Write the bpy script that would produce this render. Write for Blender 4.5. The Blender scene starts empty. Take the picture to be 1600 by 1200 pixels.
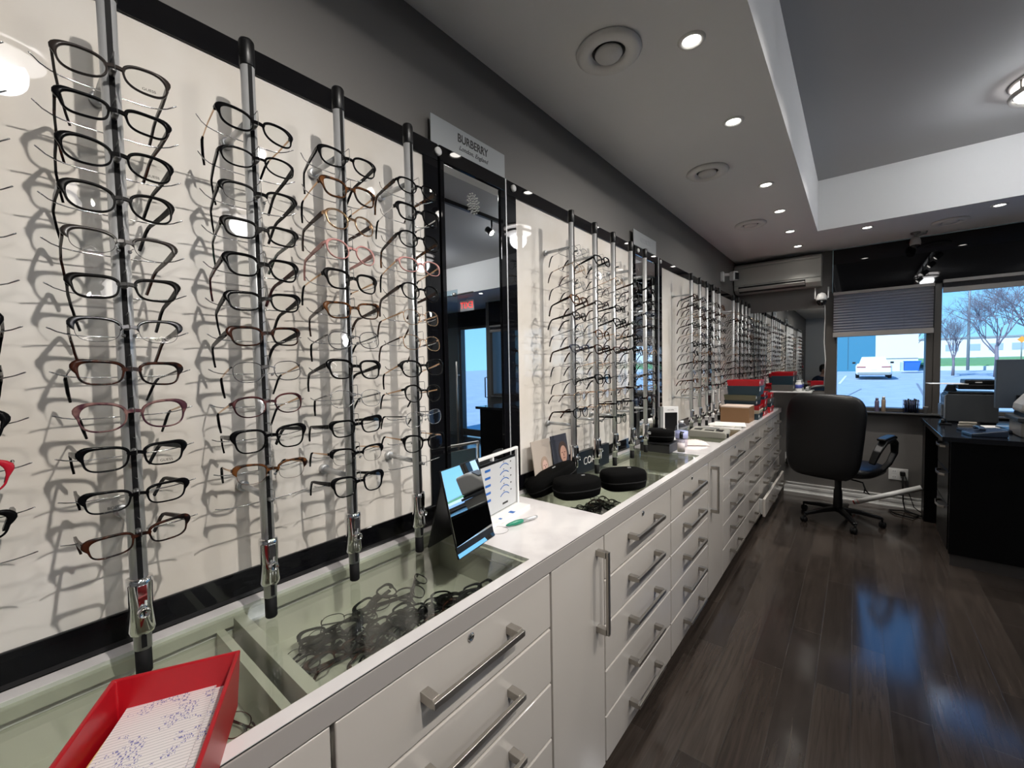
import bpy, bmesh, math, random
from mathutils import Vector, Matrix, Euler
random.seed(11)
PI = math.pi
H = 1.47                      # eye height above the floor; heights below are written from eye level
sc = bpy.context.scene
C = sc.collection

# ------------------------------------------------------------------ materials
MATS = {}
def mat(name, col, rough=.5, metal=0., coat=0., spec=.5, emit=None, es=1., noise=None, bump=None):
    if name in MATS: return MATS[name]
    m = bpy.data.materials.new(name); m.use_nodes = True
    nt = m.node_tree; b = nt.nodes['Principled BSDF']
    b.inputs['Base Color'].default_value = (*col, 1); b.inputs['Roughness'].default_value = rough
    b.inputs['Metallic'].default_value = metal; b.inputs['Specular IOR Level'].default_value = spec
    b.inputs['Coat Weight'].default_value = coat; b.inputs['Coat Roughness'].default_value = .04
    if emit:
        b.inputs['Emission Color'].default_value = (*emit, 1); b.inputs['Emission Strength'].default_value = es
    if noise:                                     # (second colour, scale, lo, hi, detail)
        c2, s, lo, hi, det = noise
        tc = nt.nodes.new('ShaderNodeTexCoord'); n = nt.nodes.new('ShaderNodeTexNoise'); r = nt.nodes.new('ShaderNodeValToRGB')
        n.inputs['Scale'].default_value = s; n.inputs['Detail'].default_value = det
        r.color_ramp.elements[0].position = lo; r.color_ramp.elements[1].position = hi
        r.color_ramp.elements[0].color = (*col, 1); r.color_ramp.elements[1].color = (*c2, 1)
        nt.links.new(tc.outputs['Object'], n.inputs['Vector']); nt.links.new(n.outputs['Fac'], r.inputs['Fac'])
        nt.links.new(r.outputs['Color'], b.inputs['Base Color'])
    if bump:                                      # (scale, strength)
        tc = nt.nodes.new('ShaderNodeTexCoord'); n = nt.nodes.new('ShaderNodeTexNoise'); bp = nt.nodes.new('ShaderNodeBump')
        n.inputs['Scale'].default_value = bump[0]; bp.inputs['Strength'].default_value = bump[1]; bp.inputs['Distance'].default_value = .002
        nt.links.new(tc.outputs['Object'], n.inputs['Vector']); nt.links.new(n.outputs['Fac'], bp.inputs['Height'])
        nt.links.new(bp.outputs['Normal'], b.inputs['Normal'])
    MATS[name] = m; return m
def glass(name, tint, lo=.04, rough=.0, gcol=(1, 1, 1)):
    """thin clear sheet: see-through tint plus a Fresnel mirror"""
    m = bpy.data.materials.new(name); m.use_nodes = True; nt = m.node_tree; nt.nodes.clear()
    o = nt.nodes.new('ShaderNodeOutputMaterial'); mx = nt.nodes.new('ShaderNodeMixShader')
    t = nt.nodes.new('ShaderNodeBsdfTransparent'); g = nt.nodes.new('ShaderNodeBsdfGlossy'); f = nt.nodes.new('ShaderNodeLayerWeight')
    t.inputs['Color'].default_value = (*tint, 1); g.inputs['Roughness'].default_value = rough; g.inputs['Color'].default_value = (*gcol, 1)
    f.inputs['Blend'].default_value = .5
    pw = nt.nodes.new('ShaderNodeMath'); pw.operation = 'POWER'; pw.inputs[1].default_value = 5; ma = nt.nodes.new('ShaderNodeMath'); ma.operation = 'MULTIPLY_ADD'; ma.inputs[1].default_value = 1 - lo; ma.inputs[2].default_value = lo
    nt.links.new(f.outputs['Facing'], pw.inputs[0]); nt.links.new(pw.outputs[0], ma.inputs[0]); nt.links.new(ma.outputs[0], mx.inputs['Fac']); nt.links.new(t.outputs[0], mx.inputs[1]); nt.links.new(g.outputs[0], mx.inputs[2])
    nt.links.new(mx.outputs[0], o.inputs['Surface']); MATS[name] = m; return m

WALL = mat('taupe wall paint', (.15, .143, .134), .6, bump=(300, .05))
WALLS = mat('pale wall paint', (.62, .61, .59), .6, bump=(300, .05))
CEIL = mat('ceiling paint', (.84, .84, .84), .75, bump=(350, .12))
BLK = mat('black gloss lacquer', (.004, .004, .005), .02, spec=.45)
BLKS = mat('black satin plastic', (.005, .005, .0055), .34, spec=.35)
BLKR = mat('black rubber', (.006, .006, .0065), .7, spec=.2)
FABK = mat('black woven cloth', (.003, .003, .003), .8, spec=.06, bump=(900, .5))
LEATH = mat('black leather', (.004, .004, .0045), .4, spec=.3, bump=(260, .2))
BACK = mat('cream back-painted glass', (.66, .612, .55), .5, coat=1., spec=.1, noise=((.735, .705, .665), 3.2, .36, .66, 6)); BACK.node_tree.nodes['Principled BSDF'].inputs['Coat Roughness'].default_value = .012
WHITE = mat('white lacquer', (.57, .53, .485), .22, coat=.3)
TOP = mat('white marble top', (.78, .755, .755), .12, coat=.5, noise=((.63, .60, .61), 7, .52, .78, 8))
FASC = mat('beige fascia laminate', (.37, .345, .325), .3)
WELL = mat('pale well liner', (.53, .515, .445), .5)
NICK = mat('brushed nickel', (.42, .395, .36), .29, .95)
CHROME = mat('chrome', (.80, .80, .80), .05, 1.)
ALU = mat('satin aluminium', (.62, .63, .64), .36, .55)
SILV = mat('silver wire', (.72, .72, .73), .15, 1.)
MIRR = mat('mirror silver', (.86, .88, .88), .0, 1.)
WPL = mat('white plastic', (.74, .74, .72), .35)
ACRY = mat('white acrylic', (.80, .80, .79), .25)
FROST = mat('frosted acrylic', (.36, .38, .39), .3)
GREYP = mat('grey plastic', (.23, .24, .235), .4)
PAPER = mat('white paper', (.82, .80, .76), .7)
LENS = glass('clear lens', (.965, .975, .97))
LID = glass('counter glass', (.93, .955, .925))
PANE = glass('window glass', (.86, .94, .99))
SHEET = glass('clear sheet glass', (.78, .88, .93))
CLEARB = glass('clear bottle plastic', (.9, .93, .96))

def tortoise(name, a, b, scale=55, lo=.45, hi=.6):
    return mat(name, a, .2, spec=.12, noise=(b, scale, lo, hi, 2))
FR = {  # eyewear colours: (front material, temple material)
 'black': mat('black acetate', (.003, .003, .0034), .2, spec=.07),
 'matte black': mat('matte black acetate', (.005, .0046, .0046), .36, spec=.07),
 'dark tortoise': tortoise('dark tortoiseshell', (.006, .004, .004), (.040, .012, .006)),
 'brown tortoise': tortoise('brown tortoiseshell', (.014, .007, .005), (.13, .05, .016)),
 'brown': mat('brown acetate', (.030, .012, .008), .18, spec=.25),
 'grey-brown': mat('grey brown acetate', (.024, .019, .017), .25, spec=.25),
 'burgundy': tortoise('burgundy acetate', (.025, .006, .009), (.09, .03, .03), 40),
 'plum': tortoise('plum acetate', (.06, .022, .032), (.20, .11, .10), 45),
 'red': mat('red acetate', (.42, .010, .025), .16, coat=.3),
 'pink': mat('pink acetate', (.55, .27, .25), .2, coat=.3),
 'gold': mat('gold metal', (.62, .40, .24), .2, 1.),
 'silver': mat('silver metal', (.55, .55, .56), .2, 1.),
 'gunmetal': mat('gunmetal', (.08, .08, .085), .25, 1.),
 'dark green': mat('dark green acetate', (.012, .025, .018), .2, coat=.3),
 'navy': mat('navy acetate', (.010, .014, .035), .15, coat=.3),
}
def flat(name, col, rough=.5): return mat(name, col, rough)

def planks():
    m = bpy.data.materials.new('dark oak planks'); m.use_nodes = True; nt = m.node_tree; b = nt.nodes['Principled BSDF']
    N = nt.nodes.new; L = nt.links.new
    tc = N('ShaderNodeTexCoord'); mp = N('ShaderNodeMapping'); mp.inputs['Rotation'].default_value = (0, 0, PI / 2)
    br = N('ShaderNodeTexBrick'); br.inputs['Scale'].default_value = 1; br.inputs['Brick Width'].default_value = 1.15; br.inputs['Row Height'].default_value = .127
    br.inputs['Mortar Size'].default_value = .0018; br.inputs['Mortar Smooth'].default_value = .3; br.offset = .37; br.inputs['Bias'].default_value = -.2
    br.inputs['Color1'].default_value = (.050, .040, .034, 1); br.inputs['Color2'].default_value = (.025, .020, .0175, 1); br.inputs['Mortar'].default_value = (.05, .045, .04, 1)
    L(tc.outputs['Object'], mp.inputs['Vector']); L(mp.outputs['Vector'], br.inputs['Vector'])
    m2 = N('ShaderNodeMapping'); m2.inputs['Scale'].default_value = (22, 1.1, 1); w = N('ShaderNodeTexNoise'); w.inputs['Scale'].default_value = 2.2; w.inputs['Detail'].default_value = 7; w.inputs['Distortion'].default_value = 1.4
    L(tc.outputs['Object'], m2.inputs['Vector']); L(m2.outputs['Vector'], w.inputs['Vector'])
    rp = N('ShaderNodeValToRGB'); rp.color_ramp.elements[0].position = .35; rp.color_ramp.elements[1].position = .7
    rp.color_ramp.elements[0].color = (.78, .77, .76, 1); rp.color_ramp.elements[1].color = (1.25, 1.22, 1.18, 1); L(w.outputs['Fac'], rp.inputs['Fac'])
    mx = N('ShaderNodeMix'); mx.data_type = 'RGBA'; mx.blend_type = 'MULTIPLY'; mx.inputs['Factor'].default_value = 1
    L(br.outputs['Color'], mx.inputs['A']); L(rp.outputs['Color'], mx.inputs['B']); L(mx.outputs['Result'], b.inputs['Base Color'])
    rr = N('ShaderNodeMapRange'); rr.inputs['To Min'].default_value = .12; rr.inputs['To Max'].default_value = .16; L(w.outputs['Fac'], rr.inputs['Value']); L(rr.outputs['Result'], b.inputs['Roughness'])
    bp = N('ShaderNodeBump'); bp.inputs['Strength'].default_value = .25; bp.inputs['Distance'].default_value = .001; bp.invert = True
    L(br.outputs['Fac'], bp.inputs['Height']); L(bp.outputs['Normal'], b.inputs['Normal'])
    b.inputs['Specular IOR Level'].default_value = .7
    return m
def formpaper():
    """a printed order form filled in with blue handwriting"""
    m = bpy.data.materials.new('printed form'); m.use_nodes = True; nt = m.node_tree; b = nt.nodes['Principled BSDF']; N = nt.nodes.new; L = nt.links.new
    tc = N('ShaderNodeTexCoord'); sp = N('ShaderNodeSeparateXYZ'); L(tc.outputs['Object'], sp.inputs[0])
    def M(op, a, v=None, c=None):
        n = N('ShaderNodeMath'); n.operation = op; L(a, n.inputs[0])
        if v is not None:
            if hasattr(v, 'links'): L(v, n.inputs[1])
            else: n.inputs[1].default_value = v
        return n.outputs[0]
    row = M('FRACT', M('MULTIPLY', sp.outputs['X'], 165.))
    ln = M('LESS_THAN', row, .10)
    mp = N('ShaderNodeMapping'); mp.inputs['Scale'].default_value = (150, 420, 1); L(tc.outputs['Object'], mp.inputs[0])
    n1 = N('ShaderNodeTexNoise'); n1.inputs['Scale'].default_value = 1; n1.inputs['Detail'].default_value = 3; L(mp.outputs[0], n1.inputs['Vector'])
    n2 = N('ShaderNodeTexNoise'); n2.inputs['Scale'].default_value = 26; L(tc.outputs['Object'], n2.inputs['Vector'])
    scr = M('MULTIPLY', M('MULTIPLY', M('GREATER_THAN', n1.outputs['Fac'], .54), M('GREATER_THAN', n2.outputs['Fac'], .53)), M('LESS_THAN', M('ABSOLUTE', M('SUBTRACT', row, .55)), .30))
    m1 = N('ShaderNodeMix'); m1.data_type = 'RGBA'; m1.inputs['A'].default_value = (.84, .80, .80, 1); m1.inputs['B'].default_value = (.30, .29, .32, 1); L(ln, m1.inputs['Factor'])
    m2 = N('ShaderNodeMix'); m2.data_type = 'RGBA'; L(m1.outputs['Result'], m2.inputs['A']); m2.inputs['B'].default_value = (.16, .16, .42, 1); L(scr, m2.inputs['Factor'])
    L(m2.outputs['Result'], b.inputs['Base Color']); b.inputs['Roughness'].default_value = .7
    return m

# ------------------------------------------------------------------ mesh helpers
class MB:
    def __init__(s): s.v = []; s.f = []; s.mi = []; s.sm = []
    def add(s, vs, fs, mi=0, smooth=False):
        o = len(s.v); s.v += [tuple(p) for p in vs]
        for f in fs: s.f.append([o + i for i in f]); s.mi.append(mi); s.sm.append(smooth)
        return s
    def box(s, x0, x1, y0, y1, z0, z1, mi=0, M=None):
        vs = [Vector((x, y, z)) for z in (z0, z1) for y in (y0, y1) for x in (x0, x1)]
        if M: vs = [M @ v for v in vs]
        return s.add(vs, [(0, 2, 3, 1), (4, 5, 7, 6), (0, 1, 5, 4), (2, 6, 7, 3), (0, 4, 6, 2), (1, 3, 7, 5)], mi)
    def tube(s, pts, r, n=8, mi=0, caps=True, sq=None):
        """round tube (or rectangle sq=(w,h list)) along a path; r a number or one per point"""
        pts = [Vector(p) for p in pts]; k = len(pts); R = r if isinstance(r, (list, tuple)) else [r] * k
        ts = [((pts[min(i + 1, k - 1)] - pts[max(i - 1, 0)]).normalized()) for i in range(k)]
        up = Vector((0, 0, 1)) if abs(ts[0].z) < .9 else Vector((0, 1, 0))
        vs = []
        a = ts[0].cross(up).normalized()
        for i in range(k):
            a = (a - ts[i] * a.dot(ts[i])).normalized(); b = ts[i].cross(a)
            if sq:
                w, h = sq[i] if isinstance(sq, list) else sq
                vs += [pts[i] + a * (w / 2 * e) + b * (h / 2 * g) for e, g in ((-1, -1), (1, -1), (1, 1), (-1, 1))]
            else: vs += [pts[i] + (a * math.cos(2 * PI * j / n) + b * math.sin(2 * PI * j / n)) * R[i] for j in range(n)]
        m = 4 if sq else n
        fs = [(i * m + j, i * m + (j + 1) % m, (i + 1) * m + (j + 1) % m, (i + 1) * m + j) for i in range(k - 1) for j in range(m)]
        if caps: fs += [tuple(range(m - 1, -1, -1)), tuple((k - 1) * m + j for j in range(m))]
        return s.add(vs, fs, mi, not sq)
    def lathe(s, prof, n=24, c=(0, 0, 0), axis='Z', mi=0, smooth=True):
        vs = []
        for r, h in prof:
            for j in range(n):
                a = 2 * PI * j / n; p = (r * math.cos(a), r * math.sin(a), h)
                if axis == 'X': p = (p[2], p[0], p[1])
                if axis == 'Y': p = (p[0], p[2], p[1])
                vs.append((p[0] + c[0], p[1] + c[1], p[2] + c[2]))
        k = len(prof); fs = [(i * n + j, i * n + (j + 1) % n, (i + 1) * n + (j + 1) % n, (i + 1) * n + j) for i in range(k - 1) for j in range(n)]
        if prof[0][0] > 1e-6: fs.append(tuple(range(n - 1, -1, -1)))
        if prof[-1][0] > 1e-6: fs.append(tuple((k - 1) * n + j for j in range(n)))
        return s.add(vs, fs, mi, smooth)
    def prism(s, poly, a0, a1, axis='Y', mi=0):
        def P(u, w, t): return {'Y': (u, t, w), 'X': (t, u, w), 'Z': (u, w, t)}[axis]
        n = len(poly); vs = [P(u, w, a0) for u, w in poly] + [P(u, w, a1) for u, w in poly]
        return s.add(vs, [tuple(range(n)), tuple(range(2 * n - 1, n - 1, -1))] + [(i, i + n, (i + 1) % n + n, (i + 1) % n) for i in range(n)], mi)
    def mesh(s, name, mats):
        me = bpy.data.meshes.new(name); me.from_pydata(s.v, [], s.f)
        for m in (mats if isinstance(mats, (list, tuple)) else [mats]): me.materials.append(m)
        me.polygons.foreach_set('material_index', s.mi); me.polygons.foreach_set('use_smooth', s.sm)
        bm = bmesh.new(); bm.from_mesh(me); bmesh.ops.recalc_face_normals(bm, faces=bm.faces); bm.to_mesh(me); bm.free(); me.update(); return me
def link(name, me, parent=None, bevel=0, loc=None, rot=None, seg=2):
    o = bpy.data.objects.new(name, me); C.objects.link(o)
    if parent: o.parent = parent
    if loc: o.location = loc
    if rot: o.rotation_euler = rot
    if bevel:
        b = o.modifiers.new('bevel', 'BEVEL'); b.width = bevel; b.segments = seg; b.limit_method = 'ANGLE'; b.harden_normals = False
    return o
def part(name, mb, mats, parent, bevel=0, loc=None, rot=None, label=None, seg=2):
    o = link(name, mb.mesh(name, mats), parent, bevel, loc, rot, seg)
    if label: o['label'] = label
    return o
def thing(name, label, cat, loc=(0, 0, 0), rz=0, group=None):
    o = bpy.data.objects.new(name, None); o.empty_display_size = .05; C.objects.link(o); o.location = loc; o.rotation_euler = (0, 0, rz)
    o['label'] = label; o['category'] = cat
    if group: o['group'] = group
    return o
def solo(name, mb, mats, label, cat, bevel=0, loc=None, rot=None, group=None, seg=2):
    o = link(name, mb.mesh(name, mats), None, bevel, loc, rot, seg); o['label'] = label; o['category'] = cat
    if group: o['group'] = group
    return o
def struct(name, mb, mats, parent=None, bevel=0):
    o = link(name, mb.mesh(name, mats), parent, bevel)
    if not parent: o['kind'] = 'structure'
    return o
def bx(*a): return MB().box(*a)
def text(name, s, size, m, parent, loc, rot=(PI / 2, 0, PI / 2), shear=0, ext=.0004, sx=1, bold=0):
    cu = bpy.data.curves.new(name, 'FONT'); cu.body = s; cu.size = size; cu.align_x = 'CENTER'; cu.align_y = 'CENTER'; cu.extrude = ext; cu.shear = shear; cu.offset = bold
    cu.materials.append(m); o = bpy.data.objects.new(name, cu); C.objects.link(o)
    me = bpy.data.meshes.new_from_object(o.evaluated_get(bpy.context.evaluated_depsgraph_get())); bpy.data.objects.remove(o); bpy.data.curves.remove(cu)
    o = link(name, me, parent, 0, loc, rot); o.scale = (sx, 1, 1); return o
def Z(z): return z + H
WX, PX, RX = -1.11, -1.09, -.95           # wall face, panel face, rod axis
BY = 5.6                                  # inner face of the window wall
CT = Z(-.525)                             # worktop height

# ------------------------------------------------------------------ room shell
struct('floor', bx(-1.3, 5.2, -3.2, 6.3, -.1, 0), planks())
struct('wall_left', bx(-1.3, WX, -3.2, 5.8, 0, Z(1.6)), WALL)
struct('wall_back', bx(WX, -.26, BY, 5.8, 0, Z(1.6)), WALL)
struct('wall_right', bx(5.0, 5.2, -3.2, 6.4, 0, Z(1.6)), WALLS)
struct('wall_front', bx(-1.3, 5.2, -3.4, -3.2, 0, Z(1.6)), WALLS)
struct('ceiling', bx(-1.3, 5.2, -3.4, 6.5, Z(1.59), Z(1.75)), mat('shaded tray ceiling', (.40, .40, .405), .75, bump=(350, .12)))  # upper tray ceiling: its dim shade is put into a darker grey colour
SOF = Z(1.15)
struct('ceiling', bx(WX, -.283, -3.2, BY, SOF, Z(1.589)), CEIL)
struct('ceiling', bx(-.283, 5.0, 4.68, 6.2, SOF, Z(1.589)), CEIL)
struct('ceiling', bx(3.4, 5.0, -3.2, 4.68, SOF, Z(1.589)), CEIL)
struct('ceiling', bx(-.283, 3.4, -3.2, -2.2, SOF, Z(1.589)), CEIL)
SILL = Z(-.54)
struct('wall_sill_back', bx(-.26, 2.9, BY, 5.8, 0, SILL), WALL)
m = MB()
for z0, z1, d in ((0, .012, .030), (.012, .05, .014), (.05, .075, .018), (.075, .10, .011), (.10, .112, .016)): m.box(-.62, 2.9, BY - d, BY, z0, z1)
struct('baseboard_back', m, WPL)
struct('trim_1', bx(-.2, 2.9, BY - .03, BY, Z(.70), Z(1.148)), BLK)               # glossy black header band
struct('trim_2', bx(-.2, 2.9, BY - .034, BY - .030, Z(1.139), Z(1.149)), mat('polished edge', (.55, .75, .85), .15, .6))
struct('trim_3', bx(-.205, -.2, BY - .034, BY, Z(.70), Z(1.149)), MATS['polished edge'])
struct('trim_4', bx(-.26, 2.9, BY - .0, 5.8, Z(.70), Z(1.6)), WALL)
FRM = mat('bronze window frame', (.075, .068, .06), .4)
m = MB().box(-.26, 2.9, BY - .08, 5.72, SILL, SILL + .016)
struct('trim_5', m, mat('dark sill', (.10, .10, .10), .25), bevel=.003)
def window(n, x0, x1, post):
    e = bpy.data.objects.new('window_%d' % n, None); C.objects.link(e); e['kind'] = 'structure'
    m = MB().box(x0, x0 + post, BY - .012, 5.75, SILL, Z(.72)).box(x1 - .05, x1, BY - .0, 5.75, SILL, Z(.72)).box(x0, x1, BY + .02, 5.75, SILL + .016, SILL + .05).box(x0, x1, BY + .02, 5.75, Z(.66), Z(.72))
    link('window_frame', m.mesh('window_frame', FRM), e, .003)
    link('window_pane', bx(x0 + post, x1 - .05, 5.69, 5.694, SILL + .05, Z(.66)).mesh('window_pane', PANE), e)
window(1, -.26, .56, .10); window(2, .56, 1.72, .05); window(3, 1.72, 2.9, .05)
# entrance recess to the right of the windows
struct('wall_recess_left', bx(2.9, 3.0, BY, 6.3, 0, SOF), WALL)
struct('wall_recess_back', MB().box(3.0, 3.40, 6.2, 6.4, Z(-.6), SOF).box(3.40, 5.0, 6.2, 6.4, Z(.83), SOF).box(4.36, 5.0, 6.2, 6.4, 0, Z(.83)).box(3.0, 3.12, 6.2, 6.4, 0, Z(-.6)).box(3.33, 3.40, 6.2, 6.4, 0, Z(-.6)).box(3.12, 3.33, 6.2, 6.4, 0, Z(-.6)), WALL)
struct('trim_6', bx(3.0, 5.0, 6.17, 6.2, Z(.83), SOF), BLK)
struct('baseboard_recess', bx(3.0, 3.42, 6.18, 6.2, 0, .1), WPL)
d = bpy.data.objects.new('door_1', None); C.objects.link(d); d['kind'] = 'structure'
link('door_frame', MB().box(3.42, 3.50, 6.2, 6.3, 0, Z(.83)).box(4.28, 4.36, 6.2, 6.3, 0, Z(.83)).box(3.50, 4.28, 6.22, 6.28, .02, .16).box(3.50, 4.28, 6.22, 6.28, Z(.78), Z(.83)).mesh('door_frame', FRM), d)
link('door_pane', bx(3.50, 4.28, 6.25, 6.254, .16, Z(.78)).mesh('door_pane', PANE), d)
link('door_handle', MB().tube([(3.56, 6.22, Z(-.62)), (3.56, 6.15, Z(-.62)), (3.56, 6.15, Z(-.22)), (3.56, 6.22, Z(-.22))], .012).mesh('door_handle', BLKS), d)
t = thing('exit_sign', 'red and white exit sign hanging from the ceiling by the entrance door', 'sign', (2.86, 5.0, Z(1.02)))
part('sign_body', MB().box(-.16, .16, -.012, .012, -.09, .09), WPL, t, .01)
part('hanger', MB().tube([(0, 0, .09), (0, 0, .13)], .012), WPL, t)
text('lettering', 'EXIT', .15, mat('lit red letters', (.6, .03, .03), .4, emit=(1, .06, .05), es=1.2), t, (0, -.013, 0), (PI / 2, 0, 0), ext=.001)
t = thing('glass_partition', 'frameless clear glass door leaf with a long steel bar handle', 'glass door', (2.3, 4.25, 0))
part('pane', bx(0, .62, -.005, .005, .02, Z(1.12)), SHEET, t)
part('bar_handle', MB().tube([(-.0, -.05, .10), (0, -.05, 1.55)], .014).tube([(.0, -.05, .3), (0, .006, .3)], .009).tube([(.0, -.05, 1.35), (0, .006, 1.35)], .009), NICK, t)
part('top_rail', MB().tube([(-.3, .02, Z(1.05)), (.9, .02, Z(1.05))], .012), NICK, t)
part('hanger', MB().lathe([(.03, -.02), (.03, .02)], 16, (.06, 0, Z(1.05)), 'Y'), NICK, t)

# ------------------------------------------------------------------ ceiling fittings
BULB = mat('lit bulb', (1, 1, 1), .4, emit=(1, .95, .88), es=15.)
ringm = MB().lathe([(.031, -.001), (.034, -.006), (.043, -.006), (.047, -.001), (.047, 0.002), (.031, .002)], 24).mesh('trim_ring', WPL)
bulbm = MB().lathe([(.0, -.004), (.018, -.004), (.030, -.001), (.030, .001)], 20).mesh('bulb', BULB)
def lamp(name, kind, e, col, loc, rot=(0, 0, 0), size=1., blend=.6, rad=.03, parent=None):
    l = bpy.data.lights.new(name, kind); l.energy = e; l.color = col
    if kind == 'SPOT': l.spot_size = size; l.spot_blend = blend; l.shadow_soft_size = rad
    elif kind == 'AREA': l.shape = 'DISK'; l.size = rad
    elif kind == 'POINT': l.shadow_soft_size = rad
    o = bpy.data.objects.new(name, l); C.objects.link(o); o.location = loc; o.rotation_euler = rot; return o
WARM = (1, .945, .875)
SPOT_E, DISC_E = 33., 6.5
where = ['nearest of the row over the counter, beside the first round vent', 'second of the row over the counter', 'third of the row over the counter, past the second vent',
         'fourth of the row over the counter', 'fifth of the row over the counter', 'last of the row, before the air conditioner']
rowy = [1.62, 2.28, 3.22, 3.85, 4.51, 5.14]
spots = [((-.47, y), 'lit round recessed downlight, ' + w) for y, w in zip(rowy, where)] + \
        [((.058, 4.85), 'lit round recessed downlight on the soffit above the left window'), ((.824, 4.855), 'lit round recessed downlight on the soffit above the right window'),
         ((1.6, 4.85), None), ((2.4, 4.85), None), ((3.8, 2.0), None)]
for (x, y), lab in spots:
    t = thing('recessed_downlight', lab or 'lit round recessed downlight beyond the edge of the view', 'light', (x, y, SOF), group='recessed downlights')
    link('trim_ring', ringm, t); link('bulb', bulbm, t)
    lamp('downlight_beam', 'SPOT', SPOT_E, WARM, (x, y, SOF - .012), size=1.75, blend=1., rad=.025)
vm = MB().lathe([(.115, 0), (.118, -.008), (.105, -.018), (.080, -.020), (.062, -.010), (.058, .004)], 40).mesh('vent_ring', mat('vent enamel', (.80, .79, .77), .4))
vc = MB().lathe([(.0, -.022), (.044, -.020), (.050, -.012), (.048, -.004), (.02, .0)], 32).mesh('vent_cone', MATS['vent enamel'])
vd = MB().lathe([(.0, .0015), (.06, .0015)], 24).mesh('vent_throat', BLKS)
for (x, y), lab in (((-.72, 1.474), 'large round white ceiling vent nearest, beside the first downlight'), ((-.71, 2.76), 'second round white ceiling vent over the counter'),
                    ((-.70, 4.04), 'farthest round white ceiling vent in the row over the counter'), ((.596, 5.12), 'round white ceiling vent before the black header band')):
    t = thing('ceiling_vent', lab, 'vent', (x, y, SOF), group='round ceiling vents'); link('vent_ring', vm, t); link('vent_cone', vc, t); link('vent_throat', vd, t, loc=(0, 0, -.004))
def flush(x, y, lab, r=.19):
    t = thing('ceiling_light', lab, 'light', (x, y, Z(1.59)), group='flush ceiling lights')
    part('base_pan', MB().lathe([(r * .97, 0), (r * .97, -.012), (r * .9, -.014)], 48), mat('pan metal', (.75, .72, .70), .3), t)
    part('diffuser', MB().lathe([(r * .80, -.014), (r * .86, -.045), (r * .84, -.07), (r * .66, -.088), (r * .35, -.098), (0, -.10)], 48), mat('lit opal glass', (1, 1, 1), .4, emit=(1, .95, .93), es=DISC_E), t)
    part('trim_band', MB().lathe([(r * .90, -.058), (r * .96, -.058), (r * .98, -.068), (r * .96, -.082), (r * .88, -.082), (r * .90, -.058)], 48), NICK, t)
    for px, py in ((0, .93), (.8, -.47), (-.8, -.47)): part('post', MB().tube([(r * px, r * py, -.012), (r * px, r * py, -.06)], .005), NICK, t)
    lamp('ceiling_light_glow', 'POINT', 13., (.95, .975, 1), (x, y, Z(1.59) - .14), rad=.10)
flush(.86, 3.86, 'round opal flush ceiling light with a nickel band, lit'); flush(1.0, .06, 'round lit flush ceiling light nearest the viewer'); flush(2.6, -.55, 'added flush ceiling light in the rear of the shop, lifting ambient light'); flush(2.6, 3.86, 'added flush ceiling light toward the entrance, lifting ambient light'); flush(2.6, 1.6, 'added flush ceiling light over the shop floor, lifting ambient light')  # the last three are added out of view to lift the ambient light
# track lights in the tray ceiling
t = thing('light_track', 'black ceiling track carrying lit spot heads, seen in the tall mirror', 'track', (.85, 1.6, Z(1.59)))
part('rail', bx(-.018, .018, -1.9, 1.95, -.035, 0), BLKS, t)
aims = [(-.25, (-1.0, -.35, Z(-.1)), 14.), (.35, (-1.06, .33, Z(-.32)), 125.), (1.15, (-1.0, .65, Z(-.2)), 26.), (1.95, (-1.0, 1.85, Z(-.25)), 115.), (2.65, (-1.0, 2.3, Z(-.2)), 75.), (3.4, (-1.0, 3.7, Z(-.2)), 85.)]
for y, aim, en in aims:
    p = Vector((.85, y, Z(1.42))); q = Vector(aim); dr = (q - p).normalized(); rot = dr.to_track_quat('-Z', 'Y').to_euler()
    h = thing('track_spot', 'black track spot head with a lit bulb, aimed at the eyewear wall', 'spot light', p, group='spot heads on the ceiling track')
    part('stem', MB().tube([(0, 0, .135), (0, 0, .02)], .009).tube([(0, 0, .02), dr * -.03], .008), BLKS, h)
    part('lamp_housing', MB().lathe([(.02, .09), (.034, .08), (.036, .02), (.040, -.005), (.036, -.005), (.034, .01)], 20), BLKS, h, rot=rot)
    part('bulb', MB().lathe([(0, -.012), (.018, -.010), (.032, .002), (.032, .012)], 20), BULB, h, rot=rot)
    lamp('track_beam', 'SPOT', en, WARM, p + dr * .03, rot, size=1.2, blend=1., rad=.02)

# ------------------------------------------------------------------ eyewear
def outline(w, h, n, cat, taper, N=44):
    pts = []
    for i in range(N):
        a = 2 * PI * i / N; c, s = math.cos(a), math.sin(a)
        u = math.copysign(abs(c) ** (2 / n), c); v = math.copysign(abs(s) ** (2 / n), s)
        y = w / 2 * u * (1 - taper * (1 - v) / 2) - taper * w * .10 * (1 - v) / 2 * 0; z = h / 2 * v + cat * h * ((u + 1) / 2) ** 2 * max(v, -.2)
        pts.append((y, z))
    return pts
STY = {  # shape: lens w, lens h, bridge, exponent, cat lift, taper, rim, depth, half rim
 'rectangular': (.053, .032, .017, 3.1, .05, .16, .0036, .0042, 0), 'slim rectangular': (.053, .028, .018, 3.2, .06, .16, .0032, .0036, 0),
 'cat-eye': (.054, .039, .017, 2.4, .13, .10, .0034, .0042, 0), 'oval': (.053, .036, .017, 2.3, .05, .10, .0028, .0034, 0),
 'round': (.049, .042, .019, 2.15, .02, .06, .0030, .0034, 0), 'square': (.053, .039, .018, 2.9, .06, .20, .0038, .0046, 0),
 'half-rim': (.054, .034, .017, 2.6, .08, .14, .0034, .0038, 1), 'thin wire': (.052, .038, .018, 2.5, .04, .10, .0014, .0018, 0),
 'thin cat-eye wire': (.053, .037, .018, 2.4, .12, .10, .0015, .0019, 0),
}
CACHE = {}
def base_x(y): return -1.15 * y * y
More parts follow.
